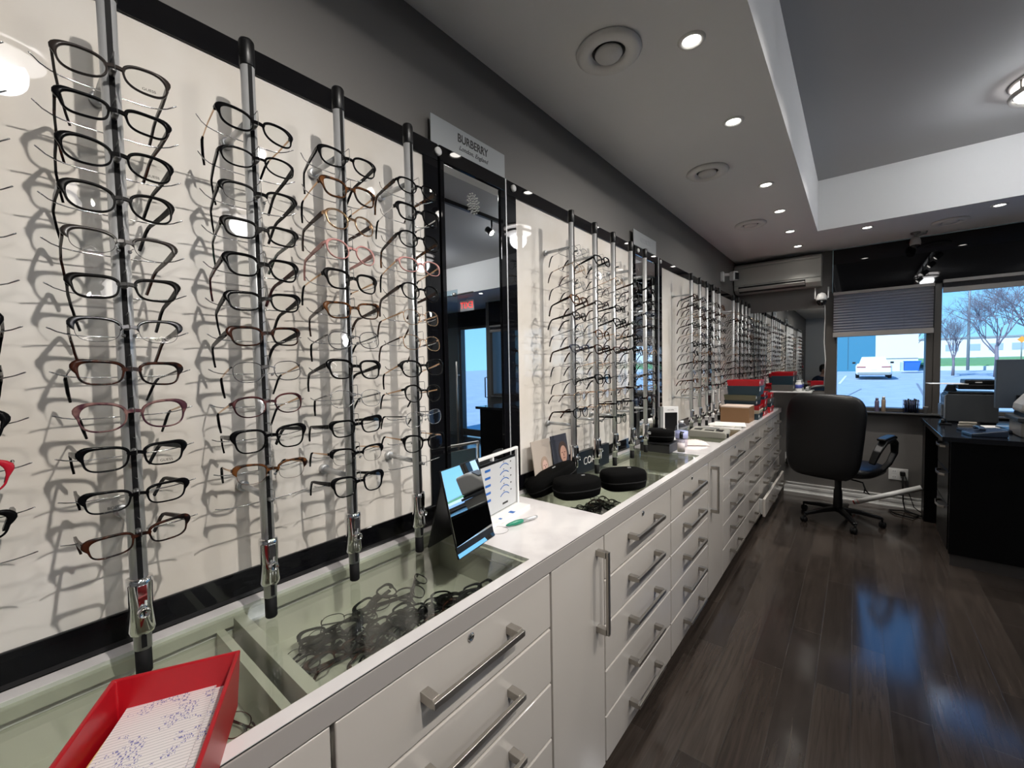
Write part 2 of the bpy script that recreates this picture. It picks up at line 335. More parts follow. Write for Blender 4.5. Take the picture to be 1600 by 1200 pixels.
def eyewear(shape, col, tcol, folded=False):
    key = (shape, col, tcol, folded)
    if key in CACHE: return CACHE[key]
    w, h, b, n, cat, tap, rim, dep, half = STY[shape]; metal = rim < .002; n_round = shape in ('round', 'oval')
    F = MB(); fm, tm = FR[col], FR[tcol]; lens = []
    for s in (1, -1):
        pts = outline(w, h, n, cat, tap); N = len(pts); cy = b / 2 + w / 2 + rim * .4
        vs = []
        for i, (y, z) in enumerate(pts):
            y0, z0 = pts[i - 1]; y1, z1 = pts[(i + 1) % N]; ty, tz = y1 - y0, z1 - z0; L = math.hypot(ty, tz) or 1
            ny, nz = tz / L, -ty / L
            v = z / (h / 2); an = math.atan2(z / (h / 2), y / (w / 2)); k = rim * (1 if n_round else 1) if metal else rim * (.74 + .5 * min(max((v + .1) / .7, 0), 1)) + (.0058 if not n_round else .0025) * max(math.cos(an - .62), 0) ** 14
            if half and v < .15: k = .0007
            d = dep if not (half and v < .15) else .001
            for off, dx in ((0, d * .28), (k * .3, d * .5), (k * .75, d * .5), (k, d * .2), (k, -d * .5), (0, -d * .5)):
                yy = cy + y + ny * off; vs.append((base_x(yy) + dx, s * yy, z + nz * off))
        m = 6; F.add(vs, [(i * m + j, i * m + (j + 1) % m, ((i + 1) % N) * m + (j + 1) % m, ((i + 1) % N) * m + j) for i in range(N) for j in range(m)], 0, True)
        lv = [(base_x(cy + y) - .0002, s * (cy + y), z) for y, z in pts]
        lens.append(MB().add(lv + [(base_x(cy), s * cy, 0)], [(i, (i + 1) % N, N) for i in range(N)], 0, True).mesh('lens', LENS))
    zb = h * .16; hw = b / 2 + .0035
    F.tube([(base_x(y), y, zb + (.004 if metal else .0025) * (1 - (y / hw) ** 2)) for y in [hw * q / 4 for q in range(-4, 5)]], 0, sq=(dep * .9, max(rim * 1.6, .0014) if not metal else .0016))
    ey = b / 2 + w + rim * 1.3; ez = h * (.27 + cat * .8); ex = base_x(ey)
    for s in (1, -1):
        F.tube([(base_x(ey - rim), s * (ey - rim), ez), (ex - .001, s * (ey - .001), ez + .0005), (ex - .006, s * (ey + .0005), ez + .0005), (ex - .011, s * (ey + .0005), ez)], 0, sq=(max(rim * 1.1, .0018), max(rim * 2.0, .0026)))
    front = F.mesh('frame_front', fm)
    slim = metal or tcol in ('gold', 'silver', 'gunmetal'); th, tw = ((.0035, .0013) if slim else (.0085, .0034)); temples = []; tips = []
    for s in (1, -1):
        T = MB(); Y = ey + .0005; x0 = ex - .011
        if folded:
            xf = x0 - .004 - (.004 if s > 0 else 0)
            path = [(xf, s * Y, ez), (xf - .002, s * (Y - .05), ez), (xf - .003, s * (Y - .095), ez), (xf - .003, s * (Y - .112), ez - .008), (xf - .003, s * (Y - .132), ez - .030)]
        else: path = [(x0, s * Y, ez), (x0 - .042, s * (Y - .002), ez), (x0 - .084, s * (Y - .006), ez), (x0 - .093, s * (Y - .007), ez - .002), (x0 - .101, s * (Y - .009), ez - .008), (x0 - .112, s * (Y - .012), ez - .021), (x0 - .122, s * (Y - .016), ez - .036)]
        k = len(path); hs = [th * (1.15 - .5 * min(i / 2, 1)) for i in range(k)]
        if slim:
            cut = k - 2 if folded else 3
            T.tube(path[:cut], 0, sq=[(tw, q) for q in hs[:cut]]); tips.append(MB().tube(path[cut - 1:], [.0018] + [.0026] * (k - cut - 1) + [.002], 6).mesh('temple_tip', FR['black' if col != 'gold' else 'brown']))
        else: T.tube(path, 0, sq=[(tw, max(q, .0052)) for q in hs]); tips.append(None)
        temples.append(T.mesh('temple', tm))
    pads = []
    if metal or half:
        for s in (1, -1): pads.append(MB().tube([(base_x(b / 2) - .001, s * (b / 2 + .002), -.002), (-.007, s * (b / 2 - .001), -.003)], .0006, 5).lathe([(0, -.0012), (.003, -.0006), (.003, .0006), (0, .0012)], 8, (-.008, s * (b / 2 - .0015), -.005), 'X').mesh('nose_pad', SILV))
    CACHE[key] = (front, lens, temples, tips, pads); return CACHE[key]
def put_glasses(shape, col, tcol, label, group, M, folded=False, logo=None):
    front, lens, temples, tips, pads = eyewear(shape, col, tcol, folded)
    o = bpy.data.objects.new('eyeglasses', None); o.empty_display_size = .02; C.objects.link(o); o.matrix_world = M
    o['label'] = label; o['category'] = 'eyeglasses'; o['group'] = group
    link('frame_front', front, o)
    ls = [link('lens', l, o) for l in lens]
    for tm, tp in zip(temples, tips):
        q = link('temple', tm, o)
        if tp: link('temple_tip', tp, q)
    for p in pads: link('nose_pad', p, o)
    if logo:
        s, which = logo; w, h, b = STY[shape][:3]; yy = (b / 2 + w / 2) * which
        text('printed_logo', s, .0062, MATS['black acetate'], ls[0 if which > 0 else 1], (base_x(yy) + .0008, yy + .004, -h * .34), ext=.00005)
    return o

# ------------------------------------------------------------------ display rods
ROWZ = [.500 - .0705 * k for k in range(12)]
tubem = MB().lathe([(.0125, -.475), (.0125, .607)], 20, (0, 0, 0)).mesh('rod_tube', ALU)
slotm = bx(.0095, .0130, -.0036, .0036, -.47, .606).mesh('slot', BLKR)
capm = MB().lathe([(.0128, .606), (.0138, .608), (.0138, .654), (.012, .658)], 20).mesh('top_cap', BLKS)
botm = MB().lathe([(.010, -.519), (.0115, -.517), (.0115, -.475)], 20).mesh('bottom_cap', BLKR)
colm = MB().lathe([(.0135, -.349), (.018, -.351), (.0185, -.36), (.0165, -.40), (.0185, -.44), (.0165, -.447), (.013, -.447)], 24).box(.012, .0205, -.006, .006, -.386, -.36).mesh('lock_collar', CHROME)
keym = MB().lathe([(.0088, .010), (.0088, .027), (.0078, .029), (.0062, .029), (.006, .027), (.0, .027)], 20, (0, 0, -.405), 'X').mesh('key_lock', CHROME)
keyh = MB().box(.0265, .0277, -.0011, .0011, -.409, -.401).lathe([(.002, .0265), (.002, .0277)], 10, (0, 0, -.402), 'X').mesh('keyhole', BLKR)
brm = MB().tube([(-.0125, 0, 0), (PX - RX + .010, 0, 0)], .0068, 12).lathe([(.012, 0), (.012, .012), (.0085, .013)], 16, (PX - RX, 0, 0), 'X').mesh('wall_bracket', ALU)
restm = MB().tube([(.011, 0, 0), (.030, 0, .001)], .0042, 10).tube([(.012, 0, .022), (.040, 0, .024), (.042, 0, .021), (.042, 0, -.004)], .0007, 5).mesh('nose_rest', mat('grey rest', (.20, .20, .20), .35, .4))
wirep = [(-.028 + .020 * (abs(q) / 1.0) ** 6, q * .088, -.013 + .011 * abs(q) ** 5) for q in [i / 8 for i in range(-8, 9)]]
wirem = MB().tube(wirep, .0011, 6).tube([(-.028, 0, -.013), (-.010, 0, -.013)], .0014, 6).mesh('temple_wire', SILV)
ORD = ['top', 'second', 'third', 'fourth', 'fifth', 'sixth', 'seventh', 'eighth', 'ninth', 'tenth', 'eleventh', 'bottom']
RODN = ['first', 'second', 'third', 'fourth', 'fifth']
PANELN = ['near display panel', 'second display panel, past the tall mirror', 'third display panel', 'farthest display panel']
PANELS = ['near panel', 'second panel', 'third panel', 'farthest panel']
def rod(y, pn, rn, zs=1.):
    t = thing('display_rod', f'silver slotted locking rod with black caps, {RODN[rn]} on the {PANELS[pn]}', 'display rod', (RX, y, H), group='eyewear rods of the ' + PANELS[pn])
    for n, me in (('rod_tube', tubem), ('slot', slotm), ('top_cap', capm), ('bottom_cap', botm)): link(n, me, t)
    c = link('lock_collar', colm, t); k = link('key_lock', keym, c); link('wall_bracket', brm, t, loc=(0, 0, .503)); link('wall_bracket', brm, t, loc=(0, 0, -.262))
    k['label'] = 'round key lock with dark keyhole'
    link('keyhole', keyh, c)
    for z in ROWZ: link('nose_rest', restm, t, loc=(0, 0, z * .965)); link('temple_wire', wirem, t, loc=(0, 0, z * .965))
    return t
near = [
 [None, None, ('oval', 'black', 'black'), ('square', 'black', 'black'), ('rectangular', 'brown', 'gold'), ('thin wire', 'gold', 'gold'), ('cat-eye', 'black', 'black'), ('round', 'black', 'black'), ('square', 'black', 'grey-brown'), ('cat-eye', 'red', 'silver'), ('rectangular', 'black', 'black'), None],
 [('cat-eye', 'grey-brown', 'grey-brown'), ('rectangular', 'black', 'dark tortoise'), ('cat-eye', 'black', 'black'), ('cat-eye', 'matte black', 'black'), ('half-rim', 'grey-brown', 'brown'), ('rectangular', 'matte black', 'matte black'), ('half-rim', 'gunmetal', 'brown'), ('rectangular', 'dark tortoise', 'gunmetal'), ('cat-eye', 'plum', 'gold'), ('rectangular', 'black', 'black'), ('slim rectangular', 'black', 'black'), ('slim rectangular', 'dark tortoise', 'dark tortoise')],
 [('cat-eye', 'black', 'gold'), ('oval', 'black', 'black'), ('half-rim', 'black', 'black'), ('rectangular', 'matte black', 'dark green'), ('square', 'black', 'burgundy'), ('rectangular', 'black', 'matte black'), ('rectangular', 'dark tortoise', 'black'), ('thin wire', 'gunmetal', 'gold'), ('oval', 'burgundy', 'gold'), ('square', 'black', 'black'), ('half-rim', 'brown tortoise', 'gold'), None],
 [('cat-eye', 'black', 'black'), ('square', 'brown tortoise', 'gold'), ('round', 'gold', 'brown'), ('round', 'pink', 'pink'), ('square', 'matte black', 'gold'), ('rectangular', 'brown tortoise', 'brown'), ('thin cat-eye wire', 'gunmetal', 'gunmetal'), ('square', 'black', 'black'), ('thin wire', 'silver', 'gunmetal'), ('rectangular', 'black', 'black'), ('half-rim', 'black', 'gold'), ('square', 'black', 'black')],
 [('oval', 'black', 'brown tortoise'), ('square', 'black', 'silver'), ('round', 'black', 'brown tortoise'), ('oval', 'pink', 'gold'), ('round', 'black', 'brown'), ('thin wire', 'gold', 'gold'), ('thin cat-eye wire', 'gold', 'brown'), ('cat-eye', 'black', 'gold'), ('round', 'matte black', 'gold'), ('thin wire', 'silver', 'gunmetal'), ('cat-eye', 'black', 'gold'), None]]
RODS = [[-.063, .137, .342, .533, .732], [1.577, 1.785, 1.976, 2.19, 2.385], [3.264, 3.48, 3.68, 3.88, 4.08], [4.64, 4.845, 5.05, 5.25, 5.44]]
YAW1 = {(1, 10): 3, (1, 11): 5, (1, 0): -4}
LOGO = {(1, 0): ('GUESS', 1), (1, 2): ('GUESS', 1), (1, 6): ('GUESS', 1), (1, 9): ('GUESS', 1), (1, 10): ('BOSS', -1)}
shapes = ['rectangular', 'slim rectangular', 'cat-eye', 'oval', 'round', 'square', 'half-rim', 'thin wire']
cols = ['black', 'black', 'black', 'black', 'black', 'matte black', 'dark tortoise', 'gunmetal', 'navy', 'brown tortoise', 'grey-brown', 'silver', 'gold', 'dark green']
METAL = ('gunmetal', 'silver', 'gold')
for pn, ys in enumerate(RODS):
    for rn, y in enumerate(ys):
        rod(y, pn, rn)
        for k in range(12):
            if pn == 0: g = near[rn][k]
            else:
                sh = random.choice(shapes); col = random.choice(cols)
                if col in METAL and sh not in ('thin wire',): sh = 'thin wire'
                if sh == 'thin wire' and col not in METAL: col = random.choice(METAL)
                g = (sh, col, random.choice([col, 'black', 'gunmetal', 'dark tortoise', 'brown']) if sh != 'thin wire' else col)
                if k == 11 and random.random() < .75: g = None
                if k == 0 and pn == 1 and rn > 1: g = None
            if not g: continue
            yaw = math.radians(YAW1.get((rn, k), random.uniform(-5, 5)) if pn == 0 else random.uniform(-6, 6)); pit = math.radians(random.uniform(-15, -9) if k < 9 else random.uniform(-6, -1)); rol = math.radians(random.uniform(-2.5, 2.5))
            M = Matrix.Translation((RX + .040, y, H + ROWZ[k] * .965)) @ Euler((rol, pit, yaw), 'XYZ').to_matrix().to_4x4()
            b = STY[g[0]]; M = M @ Matrix.Translation((0, 0, -b[1] * .16 - .002))
            lab = f'{g[1]} {g[0]} eyeglasses, {ORD[k]} place on the {RODN[rn]} rod of the {PANELS[pn]}'
            put_glasses(*g, lab, 'eyeglasses on the ' + PANELS[pn], M, logo=LOGO.get((rn, k)) if pn == 0 else None)

# ------------------------------------------------------------------ display panels, tall mirrors, signs
def disc(y, z, lab):
    solo('clip_disc', MB().lathe([(.0, .012), (.010, .012), (.0135, .009), (.0135, 0)], 24, axis='X'), WPL, lab, 'clip', loc=(PX + .004, y, H + z), group='white clip discs on the black frames')
def panel(y0, y1, lab):
    t = thing('eyewear_display', lab, 'display board', (PX, (y0 + y1) / 2, H)); w = (y1 - y0) / 2; b = .061
    part('frame', MB().box(-.018, .006, -w, w, .685, .741).box(-.018, .006, -w, w, -.521, -.459).box(-.018, .006, -w, -w + b, -.459, .685).box(-.018, .006, w - b, w, -.459, .685), BLK, t, .0015)
    part('backing', bx(-.018, .0, -w + b, w - b, -.459, .685), BACK, t, label='cream marbled glass backing')
panel(-1.35, .955, 'large near display panel, cream marbled backing in a glossy black frame')
panel(1.308, 2.535, 'second cream display panel in black frame, between the two tall mirrors')
panel(2.975, 4.325, 'third cream display panel in black frame, past the second tall mirror')
panel(4.345, 5.585, 'farthest cream display panel in black frame, next to the corner')
def tallmirror(y0, y1, lab):
    t = thing('tall_mirror', lab, 'mirror', (PX, (y0 + y1) / 2, H)); w = (y1 - y0) / 2
    part('frame', MB().box(-.018, .008, -w, w, .690, .741).box(-.018, .008, -w, w, -.521, -.48).box(-.018, .008, -w, -w + .018, -.48, .690).box(-.018, .008, w - .03, w, -.48, .690), BLK, t, .002)
    part('mirror_glass', bx(-.018, .001, -w + .018, w - .03, -.48, .690), MIRR, t)
tallmirror(.962, 1.300, 'tall narrow mirror in black frame beside the near display panel')
tallmirror(2.553, 2.955, 'tall narrow mirror in black frame between second and third panels')
struct('trim_7', bx(PX - .012, PX + .008, 1.301, 1.3065, Z(-.52), Z(.741)), ALU); struct('trim_8', bx(PX - .012, PX + .008, 2.958, 2.973, Z(-.52), Z(.741)), ALU)
for y, z, lab in ((.954, .715, 'white clip disc at upper corner of the near panel frame'), (1.350, .717, 'white clip disc at upper corner of the second panel frame'), (2.604, .717, 'white clip disc at upper corner of second tall mirror'), (3.0, .717, 'white clip disc at upper corner of the third panel frame'), (.933, -.487, 'white clip disc at lower corner of the near panel frame')): disc(y, z, lab)
t = thing('mirror_ornament', 'small white beaded snowflake ornament stuck on the tall mirror', 'ornament', (PX + .002, 1.122, Z(.593)))
m = MB()
for r, n in ((0, 1), (.008, 6), (.016, 12), (.024, 18), (.031, 14)):
    for j in range(n):
        a = 2 * PI * j / n + r * 40; m.lathe([(0, .004), (.0022, .003), (.003, 0)], 6, (0, r * math.cos(a), r * 1.15 * math.sin(a)), 'X')
part('beads', m, WPL, t)
INK = mat('black print', (.02, .02, .02), .5)
t = thing('brand_sign', 'frosted acrylic sign with black lettering above the near tall mirror', 'sign', (PX + .006, 1.115, Z(.78)))
part('plate', bx(-.005, .0, -.187, .187, -.042, .052), FROST, t, .002)
text('lettering', 'BURBERRY', .040, INK, t, (.0006, .01, .018), sx=.82, bold=.0006); text('script_line', 'London, England', .022, INK, t, (.0006, .012, -.014), shear=.35)
t = thing('brand_sign', 'pale frosted acrylic sign above the second tall mirror', 'sign', (PX + .006, 2.735, Z(.79)))
part('plate', bx(-.005, .0, -.19, .19, -.045, .052), FROST, t, .002); text('lettering', 'COACH', .05, FROST, t, (.0006, 0, .006), sx=.9)

# ------------------------------------------------------------------ cabinets and worktop
FX = -.65; GAP = .005; DR = [-.576, -.734, -.892, -1.052, -1.214, -1.378]
def handle(length, vertical=False):
    m = MB(); l = length / 2
    if vertical: m.box(.0, .036, -.010, .010, -l, -l + .020).box(0, .036, -.010, .010, l - .020, l).box(.034, .044, -.007, .007, -l, l)
    else: m.box(.0, .036, -l, -l + .020, -.010, .010).box(0, .036, l - .020, l, -.010, .010).box(.034, .044, -l, l, -.007, .007)
    return m
def carcass(t, y0, y1):
    part('body', bx(-1.08, FX - .022, y0 + .001, y1 - .001, .09, Z(-.70)), WHITE, t); part('plinth', bx(-1.08, FX - .07, y0 + .001, y1 - .001, 0, .09), BLKS, t)
def bank(y0, y1, lab, hl=.28, ajar=None, locks=True):
    t = thing('drawer_cabinet', lab, 'cabinet'); carcass(t, y0, y1); yc = (y0 + y1) / 2
    for i in range(5):
        dx = .0 if ajar != i else .045
        d = part('drawer', bx(FX - .02, FX, y0 + GAP / 2, y1 - GAP / 2, Z(DR[i + 1]) + GAP, Z(DR[i])), WHITE, t, .0035, loc=(dx, 0, 0), seg=3)
        zc = Z((DR[i] + DR[i + 1]) / 2) + .014
        part('handle', handle(hl), NICK, d, .001, loc=(FX, yc, zc), label='brushed nickel bar handle')
        if i == 0 and locks: part('lock', MB().lathe([(.0095, 0), (.0095, .003), (.007, .0042), (.006, .003), (0, .003)], 16, axis='X').box(.003, .0045, -.001, .001, -.004, .004), CHROME, d, loc=(FX, yc + .0, Z(DR[0]) - .018))
        if dx: part('drawer_box', bx(FX - .02, FX - .014 - .0, y0 + .02, y1 - .02, Z(DR[i + 1]) + .02, Z(DR[i]) - .01).box(FX - .15, FX - .02, y0 + .02, y0 + .032, Z(DR[i + 1]) + .02, Z(DR[i]) - .01), WPL, d)
def cupboard(y0, y1, hy, lab):
    t = thing('tall_cupboard', lab, 'cabinet'); carcass(t, y0, y1)
    d = part('door', bx(FX - .02, FX, y0 + GAP / 2, y1 - GAP / 2, Z(DR[5]) + GAP, Z(DR[0])), WHITE, t, .0015)
    part('handle', handle(.275, True), NICK, d, .001, loc=(FX, hy, Z(-.742)), label='upright brushed nickel bar handle')
bank(-.95, -.318, 'white drawer cabinet at the very front, below the red tray')
bank(-.315, .316, 'white drawer cabinet cut by the lower edge of the photo')
bank(.319, .945, 'white five-drawer cabinet under the glass well of loose eyeglasses')
cupboard(.948, 1.265, 1.215, 'white cupboard with upright handle, left of the second drawer bank')
bank(1.268, 1.925, 'white five-drawer cabinet below the black soft cases')
bank(1.928, 2.553, 'white five-drawer cabinet left of the second upright-handled cupboard')
cupboard(2.556, 2.902, 2.615, 'white cupboard with upright handle in the middle of the run')
bank(2.905, 3.56, 'white five-drawer cabinet below the grey lens tray', .26)
bank(3.563, 4.214, 'white five-drawer cabinet below the brown carton', .26)
bank(4.217, 4.86, 'white drawer cabinet with its bottom drawer ajar, beside the last bank', .22, ajar=4)
bank(4.863, 5.45, 'white drawer cabinet at the far end against the window wall, bottom drawer ajar', .2, ajar=4)
wells = [(-1.25, .89), (1.31, 2.49), (2.955, 3.60)]; XB, XF = -1.056, -.68
t = thing('worktop', 'long white marble worktop with sunken glass-topped wells', 'worktop', (0, 0, 0))
m = MB().box(-1.089, XB, -1.4, 5.595, CT - .045, CT).box(XF, FX, -1.4, 5.595, CT - .045, CT)
ys = [-1.4] + [q for w in wells for q in w] + [5.595]
for i in range(0, len(ys), 2): m.box(XB, XF, ys[i], ys[i + 1], CT - .045, CT)
part('top_slab', m, TOP, t)
part('fascia', bx(FX, FX + .0035, -1.4, 5.56, CT - .046, CT - .003), FASC, t, .0008); part('edge_line', bx(FX, FX + .001, -1.4, 5.56, CT - .003, CT - .0012), INK, t)
for y0, y1 in wells:
    WZ = CT - .125
    l = MB().box(XB, XF, y0, y1, WZ - .006, WZ).box(XB - .004, XB, y0, y1, WZ, CT - .046).box(XF, XF + .004, y0, y1, WZ, CT - .046).box(XB, XF, y0 - .004, y0, WZ, CT - .046).box(XB, XF, y1, y1 + .004, WZ, CT - .046)
    l.box(XB, XB + .012, y0, y1, CT - .03, CT - .0085).box(XF - .012, XF, y0, y1, CT - .03, CT - .0085).box(XB + .012, XF - .012, y1 - .012, y1, CT - .03, CT - .0085)
    part('well_liner', l, WELL, t, label='sunken pale green-white well')
    part('glass_lid', bx(XB + .001, XF - .001, y0 + .001, y1 - .001, CT - .008, CT - .0005), LID, t, label='flush glass lid')
part('well_divider', bx(XB + .012, XF - .012, .300, .322, CT - .124, CT - .012), WELL, t); part('well_divider', bx(XB + .012, XF - .012, .268, .283, CT - .124, CT - .03), WELL, t); part('well_divider', bx(XB + .012, XF - .012, 2.02, 2.035, CT - .124, CT - .02), WELL, t)
# loose eyewear in the wells
def heap(n, x0, x1, y0, y1, z0, grp, lab, palette, layers=2):
    for i in range(n):
        x = random.uniform(x0, x1); y = y0 + (y1 - y0) * ((i * .618) % 1); z = z0 + .024 + (i * layers // n) * .017 + random.uniform(0, .004)
        sh, col = random.choice(palette)
        M = Matrix.Translation((x, y, z)) @ Matrix.Rotation(random.gauss(.15, .5), 4, 'Z') @ Matrix.Rotation(-PI / 2 + random.uniform(.08, .5), 4, 'Y') @ Matrix.Rotation(random.uniform(-.1, .1), 4, 'X')
        put_glasses(sh, col, col, lab, grp, M, folded=True)
pal = [('square', 'black'), ('rectangular', 'black'), ('oval', 'black'), ('square', 'grey-brown'), ('rectangular', 'matte black'), ('oval', 'grey-brown'), ('round', 'black'), ('thin wire', 'gunmetal'), ('square', 'dark tortoise')]
heap(27, -.98, -.735, .41, .80, CT - .125, 'loose eyeglasses in the near well', 'loose dark eyeglasses in the heap under the near glass lid', pal, 2)
heap(20, -.91, -.79, 1.44, 1.72, CT - .125, 'loose eyeglasses in the second well', 'loose black eyeglasses under the glass beside the soft cases', pal, 2)
heap(4, -.86, -.76, 2.12, 2.3, CT - .125, 'loose eyeglasses past the well divider', 'loose dark eyeglasses under glass past the second divider', pal, 1)
M = Matrix.Translation((-.87, .222, CT - .094)) @ Matrix.Rotation(-PI / 2 + .35, 4, 'Z') @ Matrix.Rotation(-PI / 2 + .35, 4, 'Y'); put_glasses('thin wire', 'burgundy', 'burgundy', 'burgundy wire eyeglasses under the glass right of the red tray', 'eyeglasses by the red tray', M, folded=True)
M = Matrix.Translation((-.80, -.14, CT - .105)) @ Matrix.Rotation(.9, 4, 'Z') @ Matrix.Rotation(-PI / 2, 4, 'Y'); put_glasses('square', 'black', 'black', 'black eyeglasses under the glass left of the red tray', 'eyeglasses by the red tray', M, folded=True)

# ------------------------------------------------------------------ things on the worktop
def tray(name, lab, w, l, h, m, loc, rz=0, group=None, tabs=0, cat='tray'):
    """open job tray: outer shell tapering to the base, rim lip, optional white label tabs"""
    t = thing(name, lab, cat, loc, rz, group); s = .965; q = MB(); th = .003
    def ring(k, z, dd): return [(sx * (w / 2 * k - dd), sy * (l / 2 * k - dd), z) for sx, sy in ((-1, -1), (1, -1), (1, 1), (-1, 1))]
    vs = ring(s, 0, 0) + ring(1, h, -.003) + ring(1, h, 0 + th) + ring(s, th, th)
    q.add(vs, [(3, 2, 1, 0)] + [(r * 4 + i, r * 4 + (i + 1) % 4, r * 4 + 4 + (i + 1) % 4, r * 4 + 4 + i) for r in range(3) for i in range(4)] + [(12, 13, 14, 15)])
    part('shell', q, m, t, .002)
    for i in range(tabs): part('label_tab', bx(w / 2 * .97, w / 2 * .97 + .006, -l / 2 * .93, -l / 2 * .93 + .022, h * .45, h * .9), PAPER, t)
    return t
REDP = mat('red tray plastic', (.40, .005, .012), .35); TEAL = mat('dark teal tray plastic', (.008, .030, .045), .45); OLIVE = mat('olive tray plastic', (.085, .085, .05), .5); GRYT = mat('grey tray plastic', (.12, .115, .105), .5)
DIR = math.atan2(-.097, .182)                   # long side of the near tray runs towards the viewer
c0 = Vector((-.7815, .151, 0)); ax = Vector((math.cos(DIR), math.sin(DIR), 0)); LR = .27
ctr = c0 + ax * LR / 2
tray('job_tray', 'red plastic job tray holding order forms, on the near glass lid', .152, LR, .086, REDP, (ctr.x, ctr.y, CT), DIR - PI / 2 + PI)
FORM = formpaper()
def sheet(lab, off, w, l, z, rz, m, th=.0012):
    p = ctr + ax * off[0] + Vector((-ax.y, ax.x, 0)) * off[1]
    return solo('order_form' if m is FORM else 'paper_sheet', bx(-l / 2, l / 2, -w / 2, w / 2, 0, th), m, lab, 'paper', loc=(p.x, p.y, CT + z), rot=(0, math.radians(-7), DIR + rz))
sheet('yellow order slips at the bottom of the red tray', (-.03, -.010), .108, .215, .040, .02, flat('yellow slip', (.80, .62, .22)), .006)
sheet('pink-lined order form beneath the top form in the red tray', (-.040, .012), .114, .215, .048, -.02, FORM, .003)
sheet('handwritten white order form on top in the red tray', (-.034, -.002), .108, .215, .054, .05, FORM)
p = ctr + ax * .01
solo('rubber_band', MB().tube([(-.002, -.058, -.004), (0, -.056, .0), (.006, 0, .0012), (.012, .056, 0), (.012, .058, -.004)], .0009, 6), flat('beige rubber band', (.5, .28, .2)), 'thin beige rubber band around the forms in the red tray', 'rubber band', loc=(p.x, p.y, CT + .0565), rot=(0, 0, DIR + .1))
# easel mirror
t = thing('easel_mirror', 'black folding easel mirror standing on the near glass lid', 'mirror', (-.845, .86, CT), math.radians(9.6))
Mt = Matrix.Rotation(math.radians(-13.5), 4, 'Y')
part('backboard', MB().box(-.004, .0, -.092, .092, .0, .245, M=Mt), BLKS, t, .001); part('mirror_glass', MB().box(.0, .002, -.090, .090, .033, .243, M=Mt), MIRR, t)
part('front_lip', MB().box(.0, .003, -.091, .091, .002, .031, M=Matrix.Translation((.0, 0, 0)) @ Matrix.Rotation(math.radians(-26), 4, 'Y')), MIRR, t, label='angled bright lip along the foot')
part('easel_leg', MB().box(-.004, .0, -.07, .07, .0, .225, M=Matrix.Translation((-.125, 0, .0)) @ Matrix.Rotation(math.radians(15), 4, 'Y')), BLKS, t)
# acrylic chart stand
t = thing('chart_stand', 'white acrylic stand showing a fitting chart of blue arcs, by the tall mirror', 'display stand', (-.965, 1.06, CT), math.radians(8))
part('frame', MB().tube([(0, -.165, .004), (0, -.165, .218), (0, .165, .218), (0, .165, .004)], 0, sq=(.012, .012)), ACRY, t, .002)
part('base', bx(-.03, .055, -.165, .165, 0, .010), ACRY, t, .002); part('clip', bx(-.006, .006, -.004, .004, .200, .213), ACRY, t)
ch = part('chart', bx(-.0025, .0015, -.152, .152, .015, .196), flat('chart grey', (.52, .53, .54)), t)
BLUE = flat('chart blue', (.02, .12, .42)); m = MB(); mk = MB()
for r in range(5):
    zc = .172 - r * .026
    for q in range(2):
        yc = -.03 + .105 * q
        if q == 0: m.box(.0015, .0022, yc - .016, yc + .016, zc - .004, zc + .004)
        else: m.tube([(.0018, yc + .028 * j / 4, zc + .004 - .010 * (j / 4) ** 2) for j in range(-4, 5)], .0016, 5)
    mk.box(.0015, .002, -.105, -.07, zc - .001, zc + .001).box(.0015, .002, .115, .122, zc + .002, zc + .006).box(.0015, .002, .068, .074, zc + .009, zc + .012)
part('chart_print', m, BLUE, ch); part('chart_print', mk.box(.0015, .002, .06, .095, .030, .037), INK, ch)
part('head_band', bx(-.0025, .002, -.152, .152, .188, .197), BLKS, ch); part('rear_print', bx(-.004, -.0026, -.152, .152, .015, .196), flat('pale blue print', (.35, .55, .66)), ch)
part('blue_tag', bx(.03, .05, .05, .068, .010, .0108), BLUE, t); part('blue_tag', bx(.035, .045, -.02, -.01, .010, .0108), BLUE, t)
# pen-like tool with cord
t = thing('marker_tool', 'green and silver marker-shaped tool with a thin wire loop on the worktop', 'tool', (-.855, 1.085, CT + .0085), math.radians(76))
part('grip', MB().lathe([(.002, -.068), (.0055, -.055), (.0082, -.03), (.0075, -.008), (.006, 0)], 16, axis='X'), flat('green grip', (.01, .22, .13), .3), t)
part('barrel', MB().lathe([(.006, 0), (.0052, .05), (.0048, .062), (.0, .063)], 16, axis='X'), ALU, t)
part('wire_loop', MB().tube([(-.066 - .032 * (1 - math.cos(a)), .030 * math.sin(a), -.0075) for a in [i * PI / 10 for i in range(0, 21)]], .0004, 4), BLKS, t)
